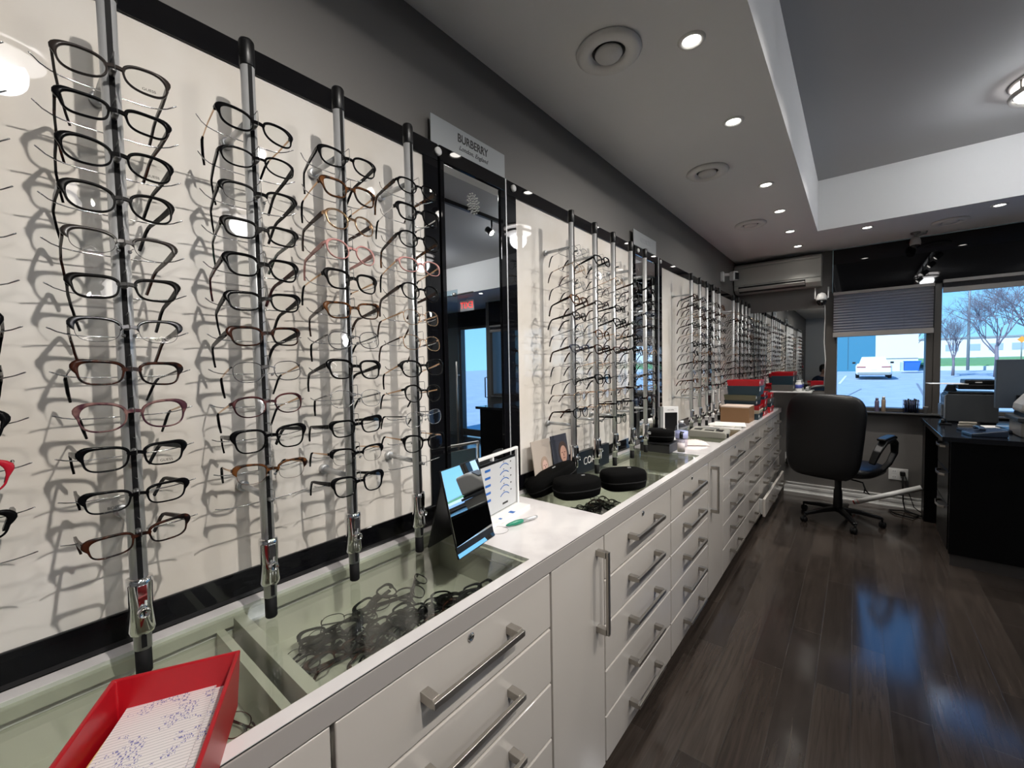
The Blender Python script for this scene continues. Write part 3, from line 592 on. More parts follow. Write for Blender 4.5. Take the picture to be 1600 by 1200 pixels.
# black soft cases
def softcase(lab, loc, rz, L=.165, W=.085, Hh=.055, ry=0):
    t = thing('spectacle_case', lab, 'case', loc, rz); t.rotation_euler = (0, ry, rz)
    def shell(z0, z1, top):
        m = MB(); n = 28; prof = [(1, z0), (1.0, z0 + (z1 - z0) * .55), (.93, z0 + (z1 - z0) * .8), (.75, z1 - .003), (.4, z1), (0.001, z1 + .001)] if top else [(0.001, z0), (.8, z0 + .001), (.95, z0 + .008), (1, z1)]
        vs = []
        for k, z in prof:
            for j in range(n):
                a = 2 * PI * j / n; c, s = math.cos(a), math.sin(a)
                vs.append((L / 2 * k * math.copysign(abs(c) ** .75, c), W / 2 * k * math.copysign(abs(s) ** .75, s) * (1 - .12 * c), z))
        return m.add(vs, [(i * n + j, i * n + (j + 1) % n, (i + 1) * n + (j + 1) % n, (i + 1) * n + j) for i in range(len(prof) - 1) for j in range(n)], 0, True)
    part('lower_shell', shell(0, Hh * .40, False), FABK, t); part('lid', shell(Hh * .46, Hh, True), FABK, t)
    n = 28; part('zip_band', MB().tube([(L / 2 * .985 * math.copysign(abs(math.cos(a)) ** .75, math.cos(a)), W / 2 * .985 * math.copysign(abs(math.sin(a)) ** .75, math.sin(a)) * (1 - .12 * math.cos(a)), Hh * .43) for a in [2 * PI * j / n for j in range(n + 1)]], .003, 6, caps=False), BLKR, t)
    part('badge', bx(.02, .034, -.003, .003, Hh * .99, Hh * 1.03), ALU, t)
softcase('black soft zip case leaning on its neighbours beside the chart stand', (-.975, 1.46, CT + .016), math.radians(58), .235, .105, .075, math.radians(-22))
softcase('black soft zip case in the middle of the three, nearest the edge', (-.855, 1.44, CT), math.radians(58), .20, .115, .082)
softcase('black soft zip case lying flat beside the drawer side of the well', (-.755, 1.65, CT), math.radians(52), .20, .12, .085)
t = thing('storage_box', 'flat black box under a soft case, before the second tall mirror', 'box', (-.905, 2.52, CT), .0)
part('body', bx(-.10, .075, -.085, .075, 0, .045), mat('dark grey box', (.022, .021, .024), .5), t, .002); part('lid', bx(-.102, .077, -.087, .077, .045, .055), BLKS, t, .002)
softcase('black soft zip case resting on the flat black box', (-.915, 2.52, CT + .0555), .15, .165, .13, .075)
# cards and the brand block behind the rods
def face(t, x, y, z, s, skin, hair, shirt, hs=1.):
    def ell(a, b, cy, cz, dx, m, nm):
        n = 24; q = MB(); vs = [(x + dx, y + cy + a * math.cos(2 * PI * j / n), z + cz + b * math.sin(2 * PI * j / n)) for j in range(n)]
        q.add(vs + [(v[0] - .0008, v[1], v[2]) for v in vs], [tuple(range(n))] + [(j, (j + 1) % n, (j + 1) % n + n, j + n) for j in range(n)]); part(nm, q, m, t)
    ell(.030 * s * hs, .040 * s * hs, 0, .008 * s, .0012, hair, 'printed_hair'); ell(.010 * s, .02 * s, 0, -.038 * s, .0016, skin, 'printed_neck'); ell(.021 * s, .030 * s, 0, 0, .002, skin, 'printed_face')
    part('printed_features', MB().box(x + .002, x + .0026, y - .013 * s, y - .004 * s, z + .004 * s, z + .007 * s).box(x + .002, x + .0026, y + .004 * s, y + .013 * s, z + .004 * s, z + .007 * s).box(x + .002, x + .0026, y - .007 * s, y + .007 * s, z - .016 * s, z - .0135 * s).box(x + .002, x + .0026, y - .0015 * s, y + .0015 * s, z - .008 * s, z + .001 * s), flat('printed features', (.12, .05, .04)), t)
SK = flat('printed skin', (.50, .29, .22)); HB = flat('printed brown hair', (.05, .028, .02)); HG = flat('printed fair hair', (.35, .26, .2))
t = thing('photo_card', 'pale photo card with a fair-haired face, propped behind the soft cases', 'card', (-1.025, 1.468, CT + .02)); t.rotation_euler = (0, math.radians(-9), 0)
part('card', bx(-.003, .0, -.068, .068, 0, .185), flat('birch print', (.42, .36, .31)), t); face(t, 0, .01, .07, .9, flat('pale skin', (.60, .40, .34)), HG, PAPER)
t = thing('photo_card', 'dark photo card with a brown-haired face, behind the first rod', 'card', (-1.02, 1.605, CT + .02)); t.rotation_euler = (0, math.radians(-9), 0)
part('card', bx(-.003, .0, -.065, .065, 0, .19), flat('slate print', (.035, .036, .05)), t); face(t, 0, .02, .10, 1.25, SK, HB, PAPER, .95); part('printed_shirt', bx(.0, .0008, .0, .045, 0, .042), PAPER, t)
t = thing('brand_block', 'black block with white lettering standing behind the middle rods', 'sign', (-1.012, 1.86, CT))
part('block', bx(-.022, .0, -.19, .18, 0, .108), BLKS, t, .002); text('lettering', 'COACH', .052, PAPER, t, (.0008, -.0, .056), sx=1.0)
t = thing('display_easel', 'white upright counter display with a dark picture window', 'display stand', (-.955, 2.83, CT), math.radians(-48))
part('board', MB().box(-.012, 0, -.052, .052, 0, .235), ACRY, t, .002); part('picture_window', MB().box(0, .001, -.040, .044, .07, .195), BLKS, t); text('lettering', 'mini cooler', .010, INK, t, (.0006, 0, .213), ext=.0002)
part('side_post', bx(-.02, .004, -.072, -.052, 0, .235), GREYP, t)
# bottles, cloth, device, papers, carton
t = thing('sanitizer_bottle', 'clear domed bottle with blue and pink label beside the third panel', 'bottle', (-.845, 2.70, CT))
part('bottle', MB().lathe([(.036, 0), (.038, .006), (.038, .10), (.034, .125), (.022, .142), (.012, .148)], 24), CLEARB, t); part('label_band', MB().lathe([(.0384, .055), (.0384, .098)], 24), flat('blue label', (.42, .45, .72)), t); part('liquid', MB().lathe([(.0, .004), (.034, .004), (.034, .055), (0, .055)], 20), flat('pinkish gel', (.62, .5, .52)), t)
part('cap', MB().lathe([(.013, .146), (.013, .162), (.0, .163)], 16), ACRY, t)
t = thing('spray_bottle', 'small clear bottle with a black pump on the worktop edge', 'bottle', (-.765, 2.44, CT))
part('bottle', MB().lathe([(.019, 0), (.020, .004), (.020, .085), (.012, .095), (.009, .097)], 20), CLEARB, t); part('pump', MB().lathe([(.010, .095), (.010, .125), (.006, .127), (.006, .135), (0, .136)], 16).box(-.004, .016, -.003, .003, .128, .134), BLKS, t); part('paper_label', MB().lathe([(.0203, .02), (.0203, .07)], 20), flat('pale label', (.62, .55, .56)), t)
m = MB(); n = 14
vs = [(-.085 + .17 * i / n, -.05 + .10 * j / n, .004 + .026 * (math.sin(PI * i / n) * math.sin(PI * j / n)) ** .5 + .006 * math.sin(i * 1.9 + j * 1.3) * math.sin(PI * i / n) * math.sin(PI * j / n)) for i in range(n + 1) for j in range(n + 1)]
m.add(vs, [(i * (n + 1) + j, (i + 1) * (n + 1) + j, (i + 1) * (n + 1) + j + 1, i * (n + 1) + j + 1) for i in range(n) for j in range(n)], 0, True)
solo('tissue_bundle', m, flat('pink tissue', (.78, .64, .60), .8), 'pale pink folded tissue between the bottles and the grey tray', 'tissue', loc=(-.80, 2.80, CT), rot=(0, 0, .5))
t = thing('lens_tray', 'long grey instrument tray with dark slots on the third glass lid', 'instrument', (-.80, 3.22, CT), math.radians(6))
part('body', MB().prism([(-.13, 0), (.11, 0), (.115, .03), (.10, .045), (-.12, .052), (-.135, .03)], -.13, .09, 'Y'), mat('warm grey plastic', (.33, .32, .28), .45), t, .006)
part('slot', bx(-.10, -.05, -.10, -.03, .049, .0525), BLKS, t); part('slot', bx(-.03, .03, -.10, -.06, .047, .0515), BLKS, t); part('slot', bx(.04, .085, -.10, -.02, .045, .0495), BLKS, t); part('slot', bx(-.09, .05, .0, .04, .047, .052), GREYP, t); part('latch', bx(.108, .125, -.12, -.10, .01, .035), BLKS, t)
for i, (dx, dy, rz, lab) in enumerate(((0, 0, .1, 'white paper sheet at the bottom of the loose pile before the carton'), (-.02, .03, -.12, 'white paper sheet in the middle of the loose pile before the carton'), (.02, .02, .22, 'white paper sheet on top of the loose pile before the carton'))):
    solo('paper_sheet', bx(-.125, .105, -.11, .13, 0, .004), PAPER, lab, 'paper', loc=(-.81 + dx, 3.77 + dy, CT + .0005 + i * .0045), rot=(0, 0, rz))
t = thing('carton', 'brown cardboard carton on the worktop before the job trays', 'box', (-.813, 4.145, CT))
part('body', bx(-.113, .113, -.115, .115, 0, .135), mat('brown cardboard', (.20, .105, .045), .75, bump=(60, .1)), t, .002); part('flap', bx(-.113, .113, -.117, .115, .1355, .139), mat('carton top', (.62, .50, .42), .7), t, .001)
part('lid_seam', bx(-.1135, .1135, -.1165, -.115, .128, .134), MATS['carton top'], t)
SX = -.80
zt = CT
stackA = [('navy-teal job tray at the very bottom of the stack behind the carton', TEAL, .052), ('cream job tray second from the bottom behind the carton', flat('cream tray plastic', (.55, .48, .36)), .036), ('red job tray in the lower stack behind the carton', REDP, .040),
          ('dark teal job tray under the olive tray behind the carton', TEAL, .045), ('olive job tray in the stack behind the carton', OLIVE, .052), ('deep teal job tray under the top red tray behind the carton', TEAL, .085), ('red job tray topmost on the stack behind the carton', REDP, .052)]
for i, (lab, m_, h) in enumerate(stackA):
    tray('job_tray', lab, .262, .22, h, m_, (SX - (.02 if i in (3, 4) else -.005 if i > 4 else 0.), 4.395 + .008 * (i % 2), zt), random.uniform(-.03, .03), 'job trays behind the carton', tabs=1); zt += h - .001
stackB = [('red job tray at the bottom beside the tray stack', REDP, .045), ('dark green job tray low in the second stack', flat('dark green tray', (.012, .05, .03)), .04), ('red job tray in the middle of the second stack', REDP, .075), ('teal job tray near the top of the second stack', TEAL, .03), ('red job tray topmost of the second stack, tilted label', REDP, .045)]
zt = CT
for i, (lab, m_, h) in enumerate(stackB): tray('job_tray', lab, .24, .20, h, m_, (-.795, 4.72, zt), random.uniform(-.05, .05), 'job trays in the second stack', tabs=1); zt += h - .001
stackC = [('red job tray at the bottom of the third stack', REDP, .06), ('navy job tray in the third stack', TEAL, .04), ('pale paper-filled job tray in the third stack', GRYT, .05), ('red flat job tray on the third stack', REDP, .05)]
zt = CT
for i, (lab, m_, h) in enumerate(stackC): tray('job_tray', lab, .22, .20, h, m_, (-.775, 5.02, zt), random.uniform(-.05, .05), 'job trays in the third stack', tabs=1); zt += h - .001
struct('trim_9', bx(-.735, -.36, 5.40, 5.6, Z(-.345), Z(-.33)), WPL, bevel=.003)     # narrow ledge below the wall mirror
zt = Z(-.33)
for i, (lab, m_, h) in enumerate([('grey job tray at the bottom of the ledge stack', GRYT, .068), ('navy job tray in the ledge stack below the mirror', TEAL, .10), ('red job tray topmost on the ledge below the mirror', REDP, .042)]):
    tray('job_tray', lab, .20, .185, h, m_, (-.622, 5.495, zt), 0, 'job trays on the ledge', tabs=1); zt += h - .001
t = thing('pill_bottle', 'white bottle with a blue label on the ledge by the job trays', 'bottle', (-.482, 5.50, Z(-.33)))
part('bottle', MB().lathe([(.03, 0), (.032, .004), (.032, .085), (.022, .095)], 20), WPL, t); part('cap', MB().lathe([(.022, .095), (.022, .115), (0, .116)], 16), WPL, t); part('label_band', MB().lathe([(.0323, .03), (.0323, .07)], 20), flat('navy print', (.05, .07, .35)), t)
t = thing('small_jar', 'small clear capped jar beside the white bottle on the ledge', 'jar', (-.405, 5.5, Z(-.33))); part('jar', MB().lathe([(.018, 0), (.018, .03), (.012, .034)], 16), GREYP, t); part('cap', MB().lathe([(.014, .034), (.014, .046), (0, .047)], 16), WPL, t)

# ------------------------------------------------------------------ window wall: mirror, air conditioner, cameras, blinds
t = thing('wall_mirror', 'wide frameless mirror on the far wall, doubling the eyewear display', 'mirror', (0, BY, H)); part('mirror_glass', bx(PX + .01, -.262, -.006, -.0005, -.325, .558), MIRR, t); part('clip', MB().lathe([(.008, 0), (.008, -.009), (0, -.01)], 12, (-.60, 0, .556), 'Y'), CHROME, t)
t = thing('air_conditioner', 'white wall-mounted split air conditioner under the ceiling', 'air conditioner', (-.695, BY, Z(.78)))
ACM = mat('air conditioner plastic', (.42, .42, .39), .35)
part('casing', MB().prism([(0, 0), (-.13, 0), (-.195, .035), (-.205, .07), (-.205, .27), (-.19, .30), (-.16, .322), (0, .322)], -.405, .405, 'X'), ACM, t, .004)
part('front_panel', bx(-.385, .405, -.212, -.2055, .085, .268), ACM, t, .004); part('top_band', MB().tube([(-.40, -.206, .285), (.40, -.206, .285)], 0, sq=(.006, .012)), ACM, t)
part('air_outlet', MB().prism([(-.14, .004), (-.199, .034), (-.2075, .068), (-.15, .05)], -.36, .27, 'X'), BLKS, t); part('louver', MB().prism([(-.185, .018), (-.214, .044), (-.214, .050), (-.185, .024)], -.355, .265, 'X'), ACM, t)
part('stripe', bx(-.40, .40, -.2075, -.2, .078, .082), GREYP, t)
t = thing('dome_camera', 'white pan-tilt camera with two stub antennas and a black dome, right of the air conditioner', 'camera', (-.29, 5.49, Z(.63)))
part('housing', MB().lathe([(.046, -.005), (.048, .01), (.043, .04), (.03, .065), (.0, .078)], 24), WPL, t); part('dome', MB().lathe([(.044, -.005), (.044, -.02), (.034, -.045), (.018, -.056), (0, -.06)], 24), BLK, t); part('lens', MB().lathe([(.010, -.043), (.010, -.049), (0, -.05)], 14, (.004, 0, -.022), 'Y'), GREYP, t)
part('wall_arm', MB().tube([(0, .02, .03), (0, .108, .03)], .018, 12), WPL, t)
for s in (-1, 1): part('antenna', MB().tube([(.046 * s, 0, .015), (.056 * s, 0, .02), (.056 * s, 0, .13)], .006, 8), WPL, t)
solo('camera_cable', MB().tube([(-.262, 5.50, Z(.57)), (-.262, 5.56, Z(.45)), (-.268, 5.585, Z(.2)), (-.255, 5.59, Z(0)), (-.265, 5.592, Z(-.28))], .005, 8), WPL, 'white cord hanging from the dome camera along the mirror edge', 'cord')
t = thing('motion_sensor', 'white motion sensor on a wall arm over the third display panel', 'sensor', (WX, 4.84, Z(.89)))
part('mount', bx(0, .03, -.03, .03, -.05, .05), WPL, t, .005); part('arm', MB().tube([(.02, 0, .02), (.09, .03, .02)], .014, 10), WPL, t); part('head', MB().box(-.03, .035, -.035, .035, -.05, .045, M=Matrix.Translation((.115, .03, 0)) @ Matrix.Rotation(-.5, 4, 'Z')), WPL, t, .014); part('sensor_window', MB().box(.035, .042, -.026, .026, -.042, .028, M=Matrix.Translation((.115, .03, 0)) @ Matrix.Rotation(-.5, 4, 'Z')), BLKS, t, .006)
t = thing('ceiling_camera', 'white bullet-shaped camera hanging from the ceiling before the black header', 'camera', (.403, 5.36, SOF))
part('mount', MB().lathe([(.035, 0), (.035, -.012), (.012, -.016), (.012, -.05)], 20), GREYP, t); part('housing', MB().lathe([(.0, -.04), (.028, -.045), (.036, -.07), (.040, -.10), (.036, -.115)], 20), mat('camera grey', (.30, .29, .28), .4), t); part('dome', MB().lathe([(.034, -.113), (.028, -.132), (.014, -.142), (0, -.144)], 20), BLK, t)
part('side_arm', MB().tube([(.01, 0, -.03), (.07, .0, -.022), (.075, 0, 0)], .008, 8), GREYP, t)
SHADE = bpy.data.materials.new('grey pleated shade'); SHADE.use_nodes = True; _n = SHADE.node_tree; _n.nodes.clear()
_o = _n.nodes.new('ShaderNodeOutputMaterial'); _m = _n.nodes.new('ShaderNodeMixShader'); _d = _n.nodes.new('ShaderNodeBsdfDiffuse'); _t = _n.nodes.new('ShaderNodeBsdfTranslucent')
_d.inputs[0].default_value = (.34, .33, .34, 1); _t.inputs[0].default_value = (.50, .47, .47, 1); _m.inputs[0].default_value = .5
_n.links.new(_d.outputs[0], _m.inputs[1]); _n.links.new(_t.outputs[0], _m.inputs[2]); _n.links.new(_m.outputs[0], _o.inputs[0]); RAIL = mat('shade rail', (.32, .30, .285), .5)
def blind(x0, x1, ztop, zbot, lab, pleats, rail):
    t = thing('pleated_blind', lab, 'blind', ((x0 + x1) / 2, BY - .045, 0)); w = (x1 - x0) / 2
    part('headrail', bx(-w, w, -.02, .02, ztop - .03, ztop), RAIL, t, .003)
    zs = ztop - .03; pts = []
    for i in range(pleats + 1): pts.append((-.007 if i % 2 else .003, zs + (zbot + rail - zs) * i / pleats))
    m = MB(); vs = [(x, y, z) for y, z in pts for x in (-w + .004, w - .004)] + [(x, y + .0015, z) for y, z in pts for x in (-w + .004, w - .004)]; k = 2 * len(pts)
    m.add(vs, [(2 * i, 2 * i + 1, 2 * i + 3, 2 * i + 2) for i in range(pleats)] + [(k + 2 * i, k + 2 * i + 2, k + 2 * i + 3, k + 2 * i + 1) for i in range(pleats)])
    part('pleats', m, SHADE, t); part('bottom_rail', bx(-w, w, -.018, .014, zbot, zbot + rail), RAIL, t, .004)
    for s in (-.55, .45): part('ladder_cord', MB().tube([(w * s, -.016, zbot + rail), (w * s, -.016, zs)], .0012, 5), RAIL, t)
blind(-.195, .555, Z(.70), Z(.235), 'grey pleated blind half lowered over the left window', 28, .05)
blind(.61, 1.70, Z(.72), Z(.60), 'grey pleated blind drawn fully up over the right window', 22, .045)
blind(1.75, 2.86, Z(.72), Z(.60), 'grey pleated blind drawn up over the third window beyond view', 22, .045)
# outlets, cords, tube
def outlet(x, z, lab, n):
    t = thing('wall_outlet', lab, 'outlet', (x, BY, Z(z))); part('plate', bx(-.036 * n, .036 * n, -.006, 0, -.058, .058), WPL, t, .003)
    for k in range(n):
        xx = (k - (n - 1) / 2) * .06
        for zz in (-.028, .028): part('socket', MB().box(xx - .018, xx + .018, -.0075, -.006, zz - .018, zz + .018), ACRY, t, .004)
        part('pin_slots', MB().box(xx - .009, xx - .006, -.0082, -.0074, .022, .034).box(xx + .006, xx + .009, -.0082, -.0074, .022, .034).box(xx - .009, xx - .006, -.0082, -.0074, -.034, -.022).box(xx + .006, xx + .009, -.0082, -.0074, -.034, -.022), BLKS, t)
outlet(.335, -1.143, 'white double wall outlet with a black plug, under the left window', 2)
outlet(-.575, -1.085, 'white wall outlet with a black adapter, at the counter end', 1)
solo('power_plug', MB().box(.345, .385, 5.55, 5.592, Z(-1.15), Z(-1.11)), BLKS, 'black plug pushed into the double wall outlet', 'plug', .006)
solo('power_adapter', MB().box(-.60, -.555, 5.54, 5.5935, Z(-1.15), Z(-1.09)), BLKS, 'black adapter plugged in at the counter end outlet', 'plug', .006)
solo('power_cable', MB().tube([(.365, 5.552, Z(-1.15)), (.365, 5.53, Z(-1.25)), (.37, 5.53, .08), (.38, 5.47, .012), (.47, 5.36, .010), (.42, 5.24, .010), (.30, 5.30, .010), (.26, 5.40, .010), (.36, 5.44, .012), (.50, 5.33, .012), (.58, 5.36, .012)], .006, 8), BLKR, 'black cable coiling on the floor below the outlet', 'cable')
solo('power_cable', MB().tube([(.38, 5.552, Z(-1.14)), (.40, 5.52, Z(-1.2)), (.40, 5.49, .2), (.44, 5.44, .06), (.50, 5.42, .012), (.56, 5.30, .012)], .004, 8), BLKR, 'thin black cable running from the plug toward the desk leg', 'cable')
a = Vector((.005, 5.28, Z(-1.402))); b = Vector((.475, 5.28, Z(-1.178)))
t = thing('poster_tube', 'white rolled tube with a red end leaning against the desk leg', 'tube', a); dv = b - a
part('tube', MB().tube([(0, 0, 0), dv], .024, 20), WPL, t); part('red_end', MB().tube([dv.normalized() * -.012, dv.normalized() * .03], [.018, .0246], 16), flat('red tape', (.45, .02, .02)), t)
# things on the sill
ST = SILL + .016
t = thing('lotion_bottle', 'slim mauve bottle on the window sill, left of the tan bottle', 'bottle', (.165, 5.58, ST)); part('bottle', MB().lathe([(.016, 0), (.018, .004), (.018, .10), (.012, .112)], 16), flat('mauve plastic', (.14, .12, .19), .35), t); part('cap', MB().lathe([(.012, .112), (.012, .135), (0, .136)], 14), flat('mauve cap', (.2, .18, .26)), t)
t = thing('lotion_bottle', 'slim tan and white bottle on the window sill', 'bottle', (.215, 5.58, ST)); part('bottle', MB().lathe([(.015, 0), (.017, .004), (.017, .115), (.012, .125)], 16), flat('tan plastic', (.32, .24, .17), .35), t); part('cap', MB().lathe([(.013, .125), (.013, .15), (0, .151)], 14), WPL, t)
t = thing('pen_cage', 'black wire pen holder packed with pens on the window sill', 'pen holder', (.415, 5.575, ST))
m = MB().box(-.055, .055, -.045, .045, 0, .003)
for z in (.003, .04, .08, .118):
    m.tube([(-.055, -.045, z), (.055, -.045, z), (.055, .045, z), (-.055, .045, z), (-.055, -.045, z)], .002, 5)
for k in range(6):
    for s in (-1, 1): m.tube([(-.055 + .022 * k, .045 * s, 0), (-.055 + .022 * k, .045 * s, .118)], .0014, 5)
part('cage', m, BLKS, t)
for k in range(16):
    x = -.043 + .0057 * k; y = -.022 + .02 * (k % 3); solo('pen', MB().tube([(.415 + x, 5.575 + y, ST + .005), (.415 + x + random.uniform(-.006, .006), 5.575 + y + .006, ST + .125 + random.uniform(-.015, .012))], .0056, 8), BLKS if k % 3 else flat('dark blue pen', (.02, .03, .09)), 'dark pen standing in the black wire pen holder', 'pen', group='pens in the wire holder')
solo('sill_cup', MB().lathe([(0, .002), (.016, .002), (.019, .06), (.021, .064), (.019, .064), (.015, .01), (0, .008)], 20), flat('smoky cup', (.30, .29, .27)), 'small pale cup on the sill, right of the pen holder', 'cup', loc=(.515, 5.575, ST))
solo('key_ring', MB().tube([(.27 + .02 * math.cos(a_), 5.565 + .012 * math.sin(a_), ST + .003) for a_ in [i * PI / 8 for i in range(17)]], .002, 6).box(.285, .345, 5.555, 5.567, ST, ST + .006), BLKS, 'dark keys lying on the sill before the pen holder', 'keys')

# ------------------------------------------------------------------ office chair
t = thing('office_chair', 'black leather office chair on castors, its back to the viewer', 'chair', (-.115, 4.80, 0), math.radians(-18))
m = MB()
for k in range(5):
    a_ = 2 * PI * k / 5 + .42; c, s = math.cos(a_), math.sin(a_)
    m2 = MB().tube([(.03 * c, .03 * s, .115), (.16 * c, .16 * s, .105), (.31 * c, .31 * s, .078)], 0, sq=[(.05, .04), (.042, .034), (.03, .026)])
    part('base_arm', m2, BLKS, t, .006)
    w = MB().lathe([(.0, -.022), (.020, -.022), (.026, -.016), (.026, -.005), (.018, -.003), (.018, .003), (.026, .005), (.026, .016), (.020, .022), (0, .022)], 18, (.31 * c + .012 * s, .31 * s - .012 * c, .026), 'X')
    part('castor', w.tube([(.31 * c, .31 * s, .04), (.31 * c, .31 * s, .08)], .008, 8), BLKR, t)
part('column', MB().lathe([(.036, .09), (.036, .13), (.032, .28), (.026, .30), (.026, .40), (.02, .41)], 20), BLKS, t)
part('tilt_plate', bx(-.10, .10, -.11, .11, .40, .435), BLKS, t, .01); part('tilt_lever', MB().tube([(.08, -.02, .41), (.19, -.03, .40), (.21, -.03, .34), (.235, -.03, .31), (.20, -.03, .315), (.205, -.03, .345)], .007, 8), BLKS, t)
def cushion(name, sx, sy, sz, n, loc, rot, fn=None):
    q = MB(); N = 40; R = 14; vs = []
    for i in range(R + 1):
        v = -PI / 2 + PI * i / R
        for j in range(N):
            a_ = 2 * PI * j / N; e = lambda c: math.copysign(abs(c) ** n, c); cv = math.copysign(abs(math.cos(v)) ** .45, math.cos(v)); sv = math.copysign(abs(math.sin(v)) ** .8, math.sin(v))
            p = [sx * e(math.cos(a_)) * cv, sy * e(math.sin(a_)) * cv, sz * sv]
            vs.append(fn(*p) if fn else p)
    q.add(vs, [(i * N + j, i * N + (j + 1) % N, (i + 1) * N + (j + 1) % N, (i + 1) * N + j) for i in range(R) for j in range(N)], 0, True)
    return part(name, q, LEATH, t, loc=loc, rot=rot)
cushion('seat', .26, .26, .055, .5, (.02, .10, .485), (0, 0, 0))
# backrest: local x across, y up, z out; taller than wide, waist slightly narrower at the foot
cushion('backrest', .30, .375, .055, .42, (-.06, -.19, .795), (math.radians(90 - 7), 0, math.radians(0)), lambda x, y, z: (x * (1 + .06 * (y / .375)), y, z - .25 * x * x))
for s in (-1, 1):
    arm = [(s * .29, -.17, .60), (s * .315, -.14, .70), (s * .325, -.02, .775), (s * .325, .14, .785), (s * .325, .235, .74), (s * .32, .255, .65), (s * .30, .20, .56), (s * .24, .14, .46)]
    part('armrest', MB().tube(arm, 0, sq=[(.045, .03), (.055, .035), (.06, .038), (.06, .038), (.055, .036), (.05, .032), (.045, .028), (.04, .02)]), LEATH, t, .012, seg=3)
    part('arm_pad', MB().tube([(s * .325, -.09, .797), (s * .325, .0, .803), (s * .325, .14, .807), (s * .325, .2, .79)], 0, sq=(.062, .022)), LEATH, t, .009, seg=3)

# ------------------------------------------------------------------ desk and what stands on it
DT = Z(-.55)
WOOD = mat('black wood laminate', (.003, .003, .0035), .3, spec=.18)
t = thing('reception_desk', 'tall black desk with drawers by the window, cut by the right edge', 'desk', (0, 0, 0))
part('desk_top', bx(.47, 1.9, 4.16, 5.42, DT - .035, DT), mat('black desk top', (.007, .008, .011), .14), t, .003); part('front_panel', bx(0.52, 1.85, 4.20, 4.225, .085, DT - .035), WOOD, t); part('plinth', bx(.53, 1.85, 4.215, 4.24, 0, .085), mat('grey plinth', (.05, .045, .043), .5), t)
part('end_leg', bx(.485, .60, 5.22, 5.40, 0, DT - .035), WOOD, t); part('end_panel', bx(.535, .553, 4.225, 4.75, .085, DT - .035), WOOD, t)
for i, (z0, z1) in enumerate(((.66, .865), (.42, .655), (.10, .415))):
    d = part('drawer', bx(.515, .535, 4.24, 4.74, z0, z1), WOOD, t, .002); zc = z1 - .045
    part('handle', MB().tube([(.515, 4.38, zc), (.488, 4.40, zc), (.480, 4.49, zc), (.488, 4.58, zc), (.515, 4.60, zc)], 0, sq=(.006, .016)), NICK, d, .001, label='curved nickel pull')
PR = mat('printer charcoal', (.045, .05, .055), .45); PRL = mat('printer light grey', (.20, .22, .24), .4)
t = thing('printer', 'dark multifunction printer at the desk corner by the window', 'printer', (.735, 5.21, DT))
part('body', bx(-.14, .16, -.115, .14, .012, .245), PR, t, .006); part('side_panel', MB().box(-.150, -.14, -.11, .12, .03, .235), PRL, t, .004); part('paper_slot', bx(-.152, -.149, -.06, .08, .17, .215), BLKS, t); part('tray_door', bx(-.166, -.150, -.07, .09, .05, .15), PRL, t, .004); part('foot', bx(-.13, .15, -.105, .13, 0, .012), BLKR, t)
part('scanner_deck', bx(-.13, .16, -.115, .14, .245, .262), BLKS, t, .004); part('scanner_arm', MB().prism([(-.13, .262), (-.05, .262), (-.075, .315), (-.11, .315)], .08, .12, 'Y'), PRL, t); part('scanner_bed', bx(-.07, .16, -.11, .14, .285, .325), BLKS, t, .006); part('feeder', bx(-.03, .16, -.08, .13, .325, .365), BLKS, t, .01); part('feeder_label', bx(.03, .07, -.0815, -.08, .338, .346), WPL, t)
solo('paper_sheet', bx(-.21, .02, -.10, .10, 0, .004), PAPER, 'white sheets jutting from the printer scanner top', 'paper', loc=(.70, 5.20, DT + .3265), rot=(0, 0, .05))
t = thing('monitor', 'dark computer monitor seen from behind, on the desk', 'monitor', (.96, 4.86, DT), math.radians(14))
part('casing', bx(-.14, .16, -.014, .014, .16, .53), mat('monitor grey', (.085, .105, .13), .35), t, .004); part('screen', bx(-.135, .155, .014, .0155, .165, .525), BLK, t); part('bezel_edge', bx(.155, .163, -.016, .016, .158, .532), BLKS, t); part('neck', bx(-.03, .03, -.03, -.014, .01, .26), BLKS, t); part('foot', bx(-.10, .10, -.08, .08, 0, .012), BLKS, t, .004)
t = thing('eye_tester', 'rounded white tabletop eye instrument at the right edge of the desk', 'instrument', (1.02, 4.52, DT))
part('base', bx(-.15, .2, -.15, .15, .0, .10), mat('instrument beige', (.25, .24, .22), .4), t, .008); part('plate', bx(-.17, .22, -.17, .16, .105, .135), PR, t, .006); part('joystick', MB().lathe([(.014, .1), (.014, .15), (.018, .16), (0, .172)], 14, (-.12, -.12, 0)), BLKS, t)
part('slide_gap', bx(-.13, .2, -.13, .14, .135, .16), BLKS, t)
q = MB().prism([(-.15, .16), (.22, .16), (.22, .40), (.06, .40), (-.02, .37), (-.10, .28), (-.14, .22)], -.12, .13, 'Y'); part('head', q, mat('instrument white', (.48, .46, .43), .35), t, .03, seg=4); part('control_panel', MB().box(-.006, .006, -.09, .09, 0, .10, M=Matrix.Translation((-.085, 0, .315)) @ Matrix.Rotation(math.radians(44), 4, 'Y')), PRL, t, .003)
KB = MB().box(-.10, .10, -.035, .055, 0, .014, M=Matrix.Rotation(.25, 4, 'Z'))
t = thing('keyboard', 'dark keyboard lying near the desk edge', 'keyboard', (.80, 4.62, DT), .3); part('body', bx(-.19, .19, -.07, .07, 0, .016), mat('keyboard navy', (.02, .028, .045), .4), t, .004)
m = MB()
for i in range(4):
    for j in range(13): m.box(-.18 + .0277 * j, -.157 + .0277 * j, -.058 + .029 * i, -.034 + .029 * i, .016, .020)
part('keys', m, mat('key caps', (.035, .045, .065), .4), t)
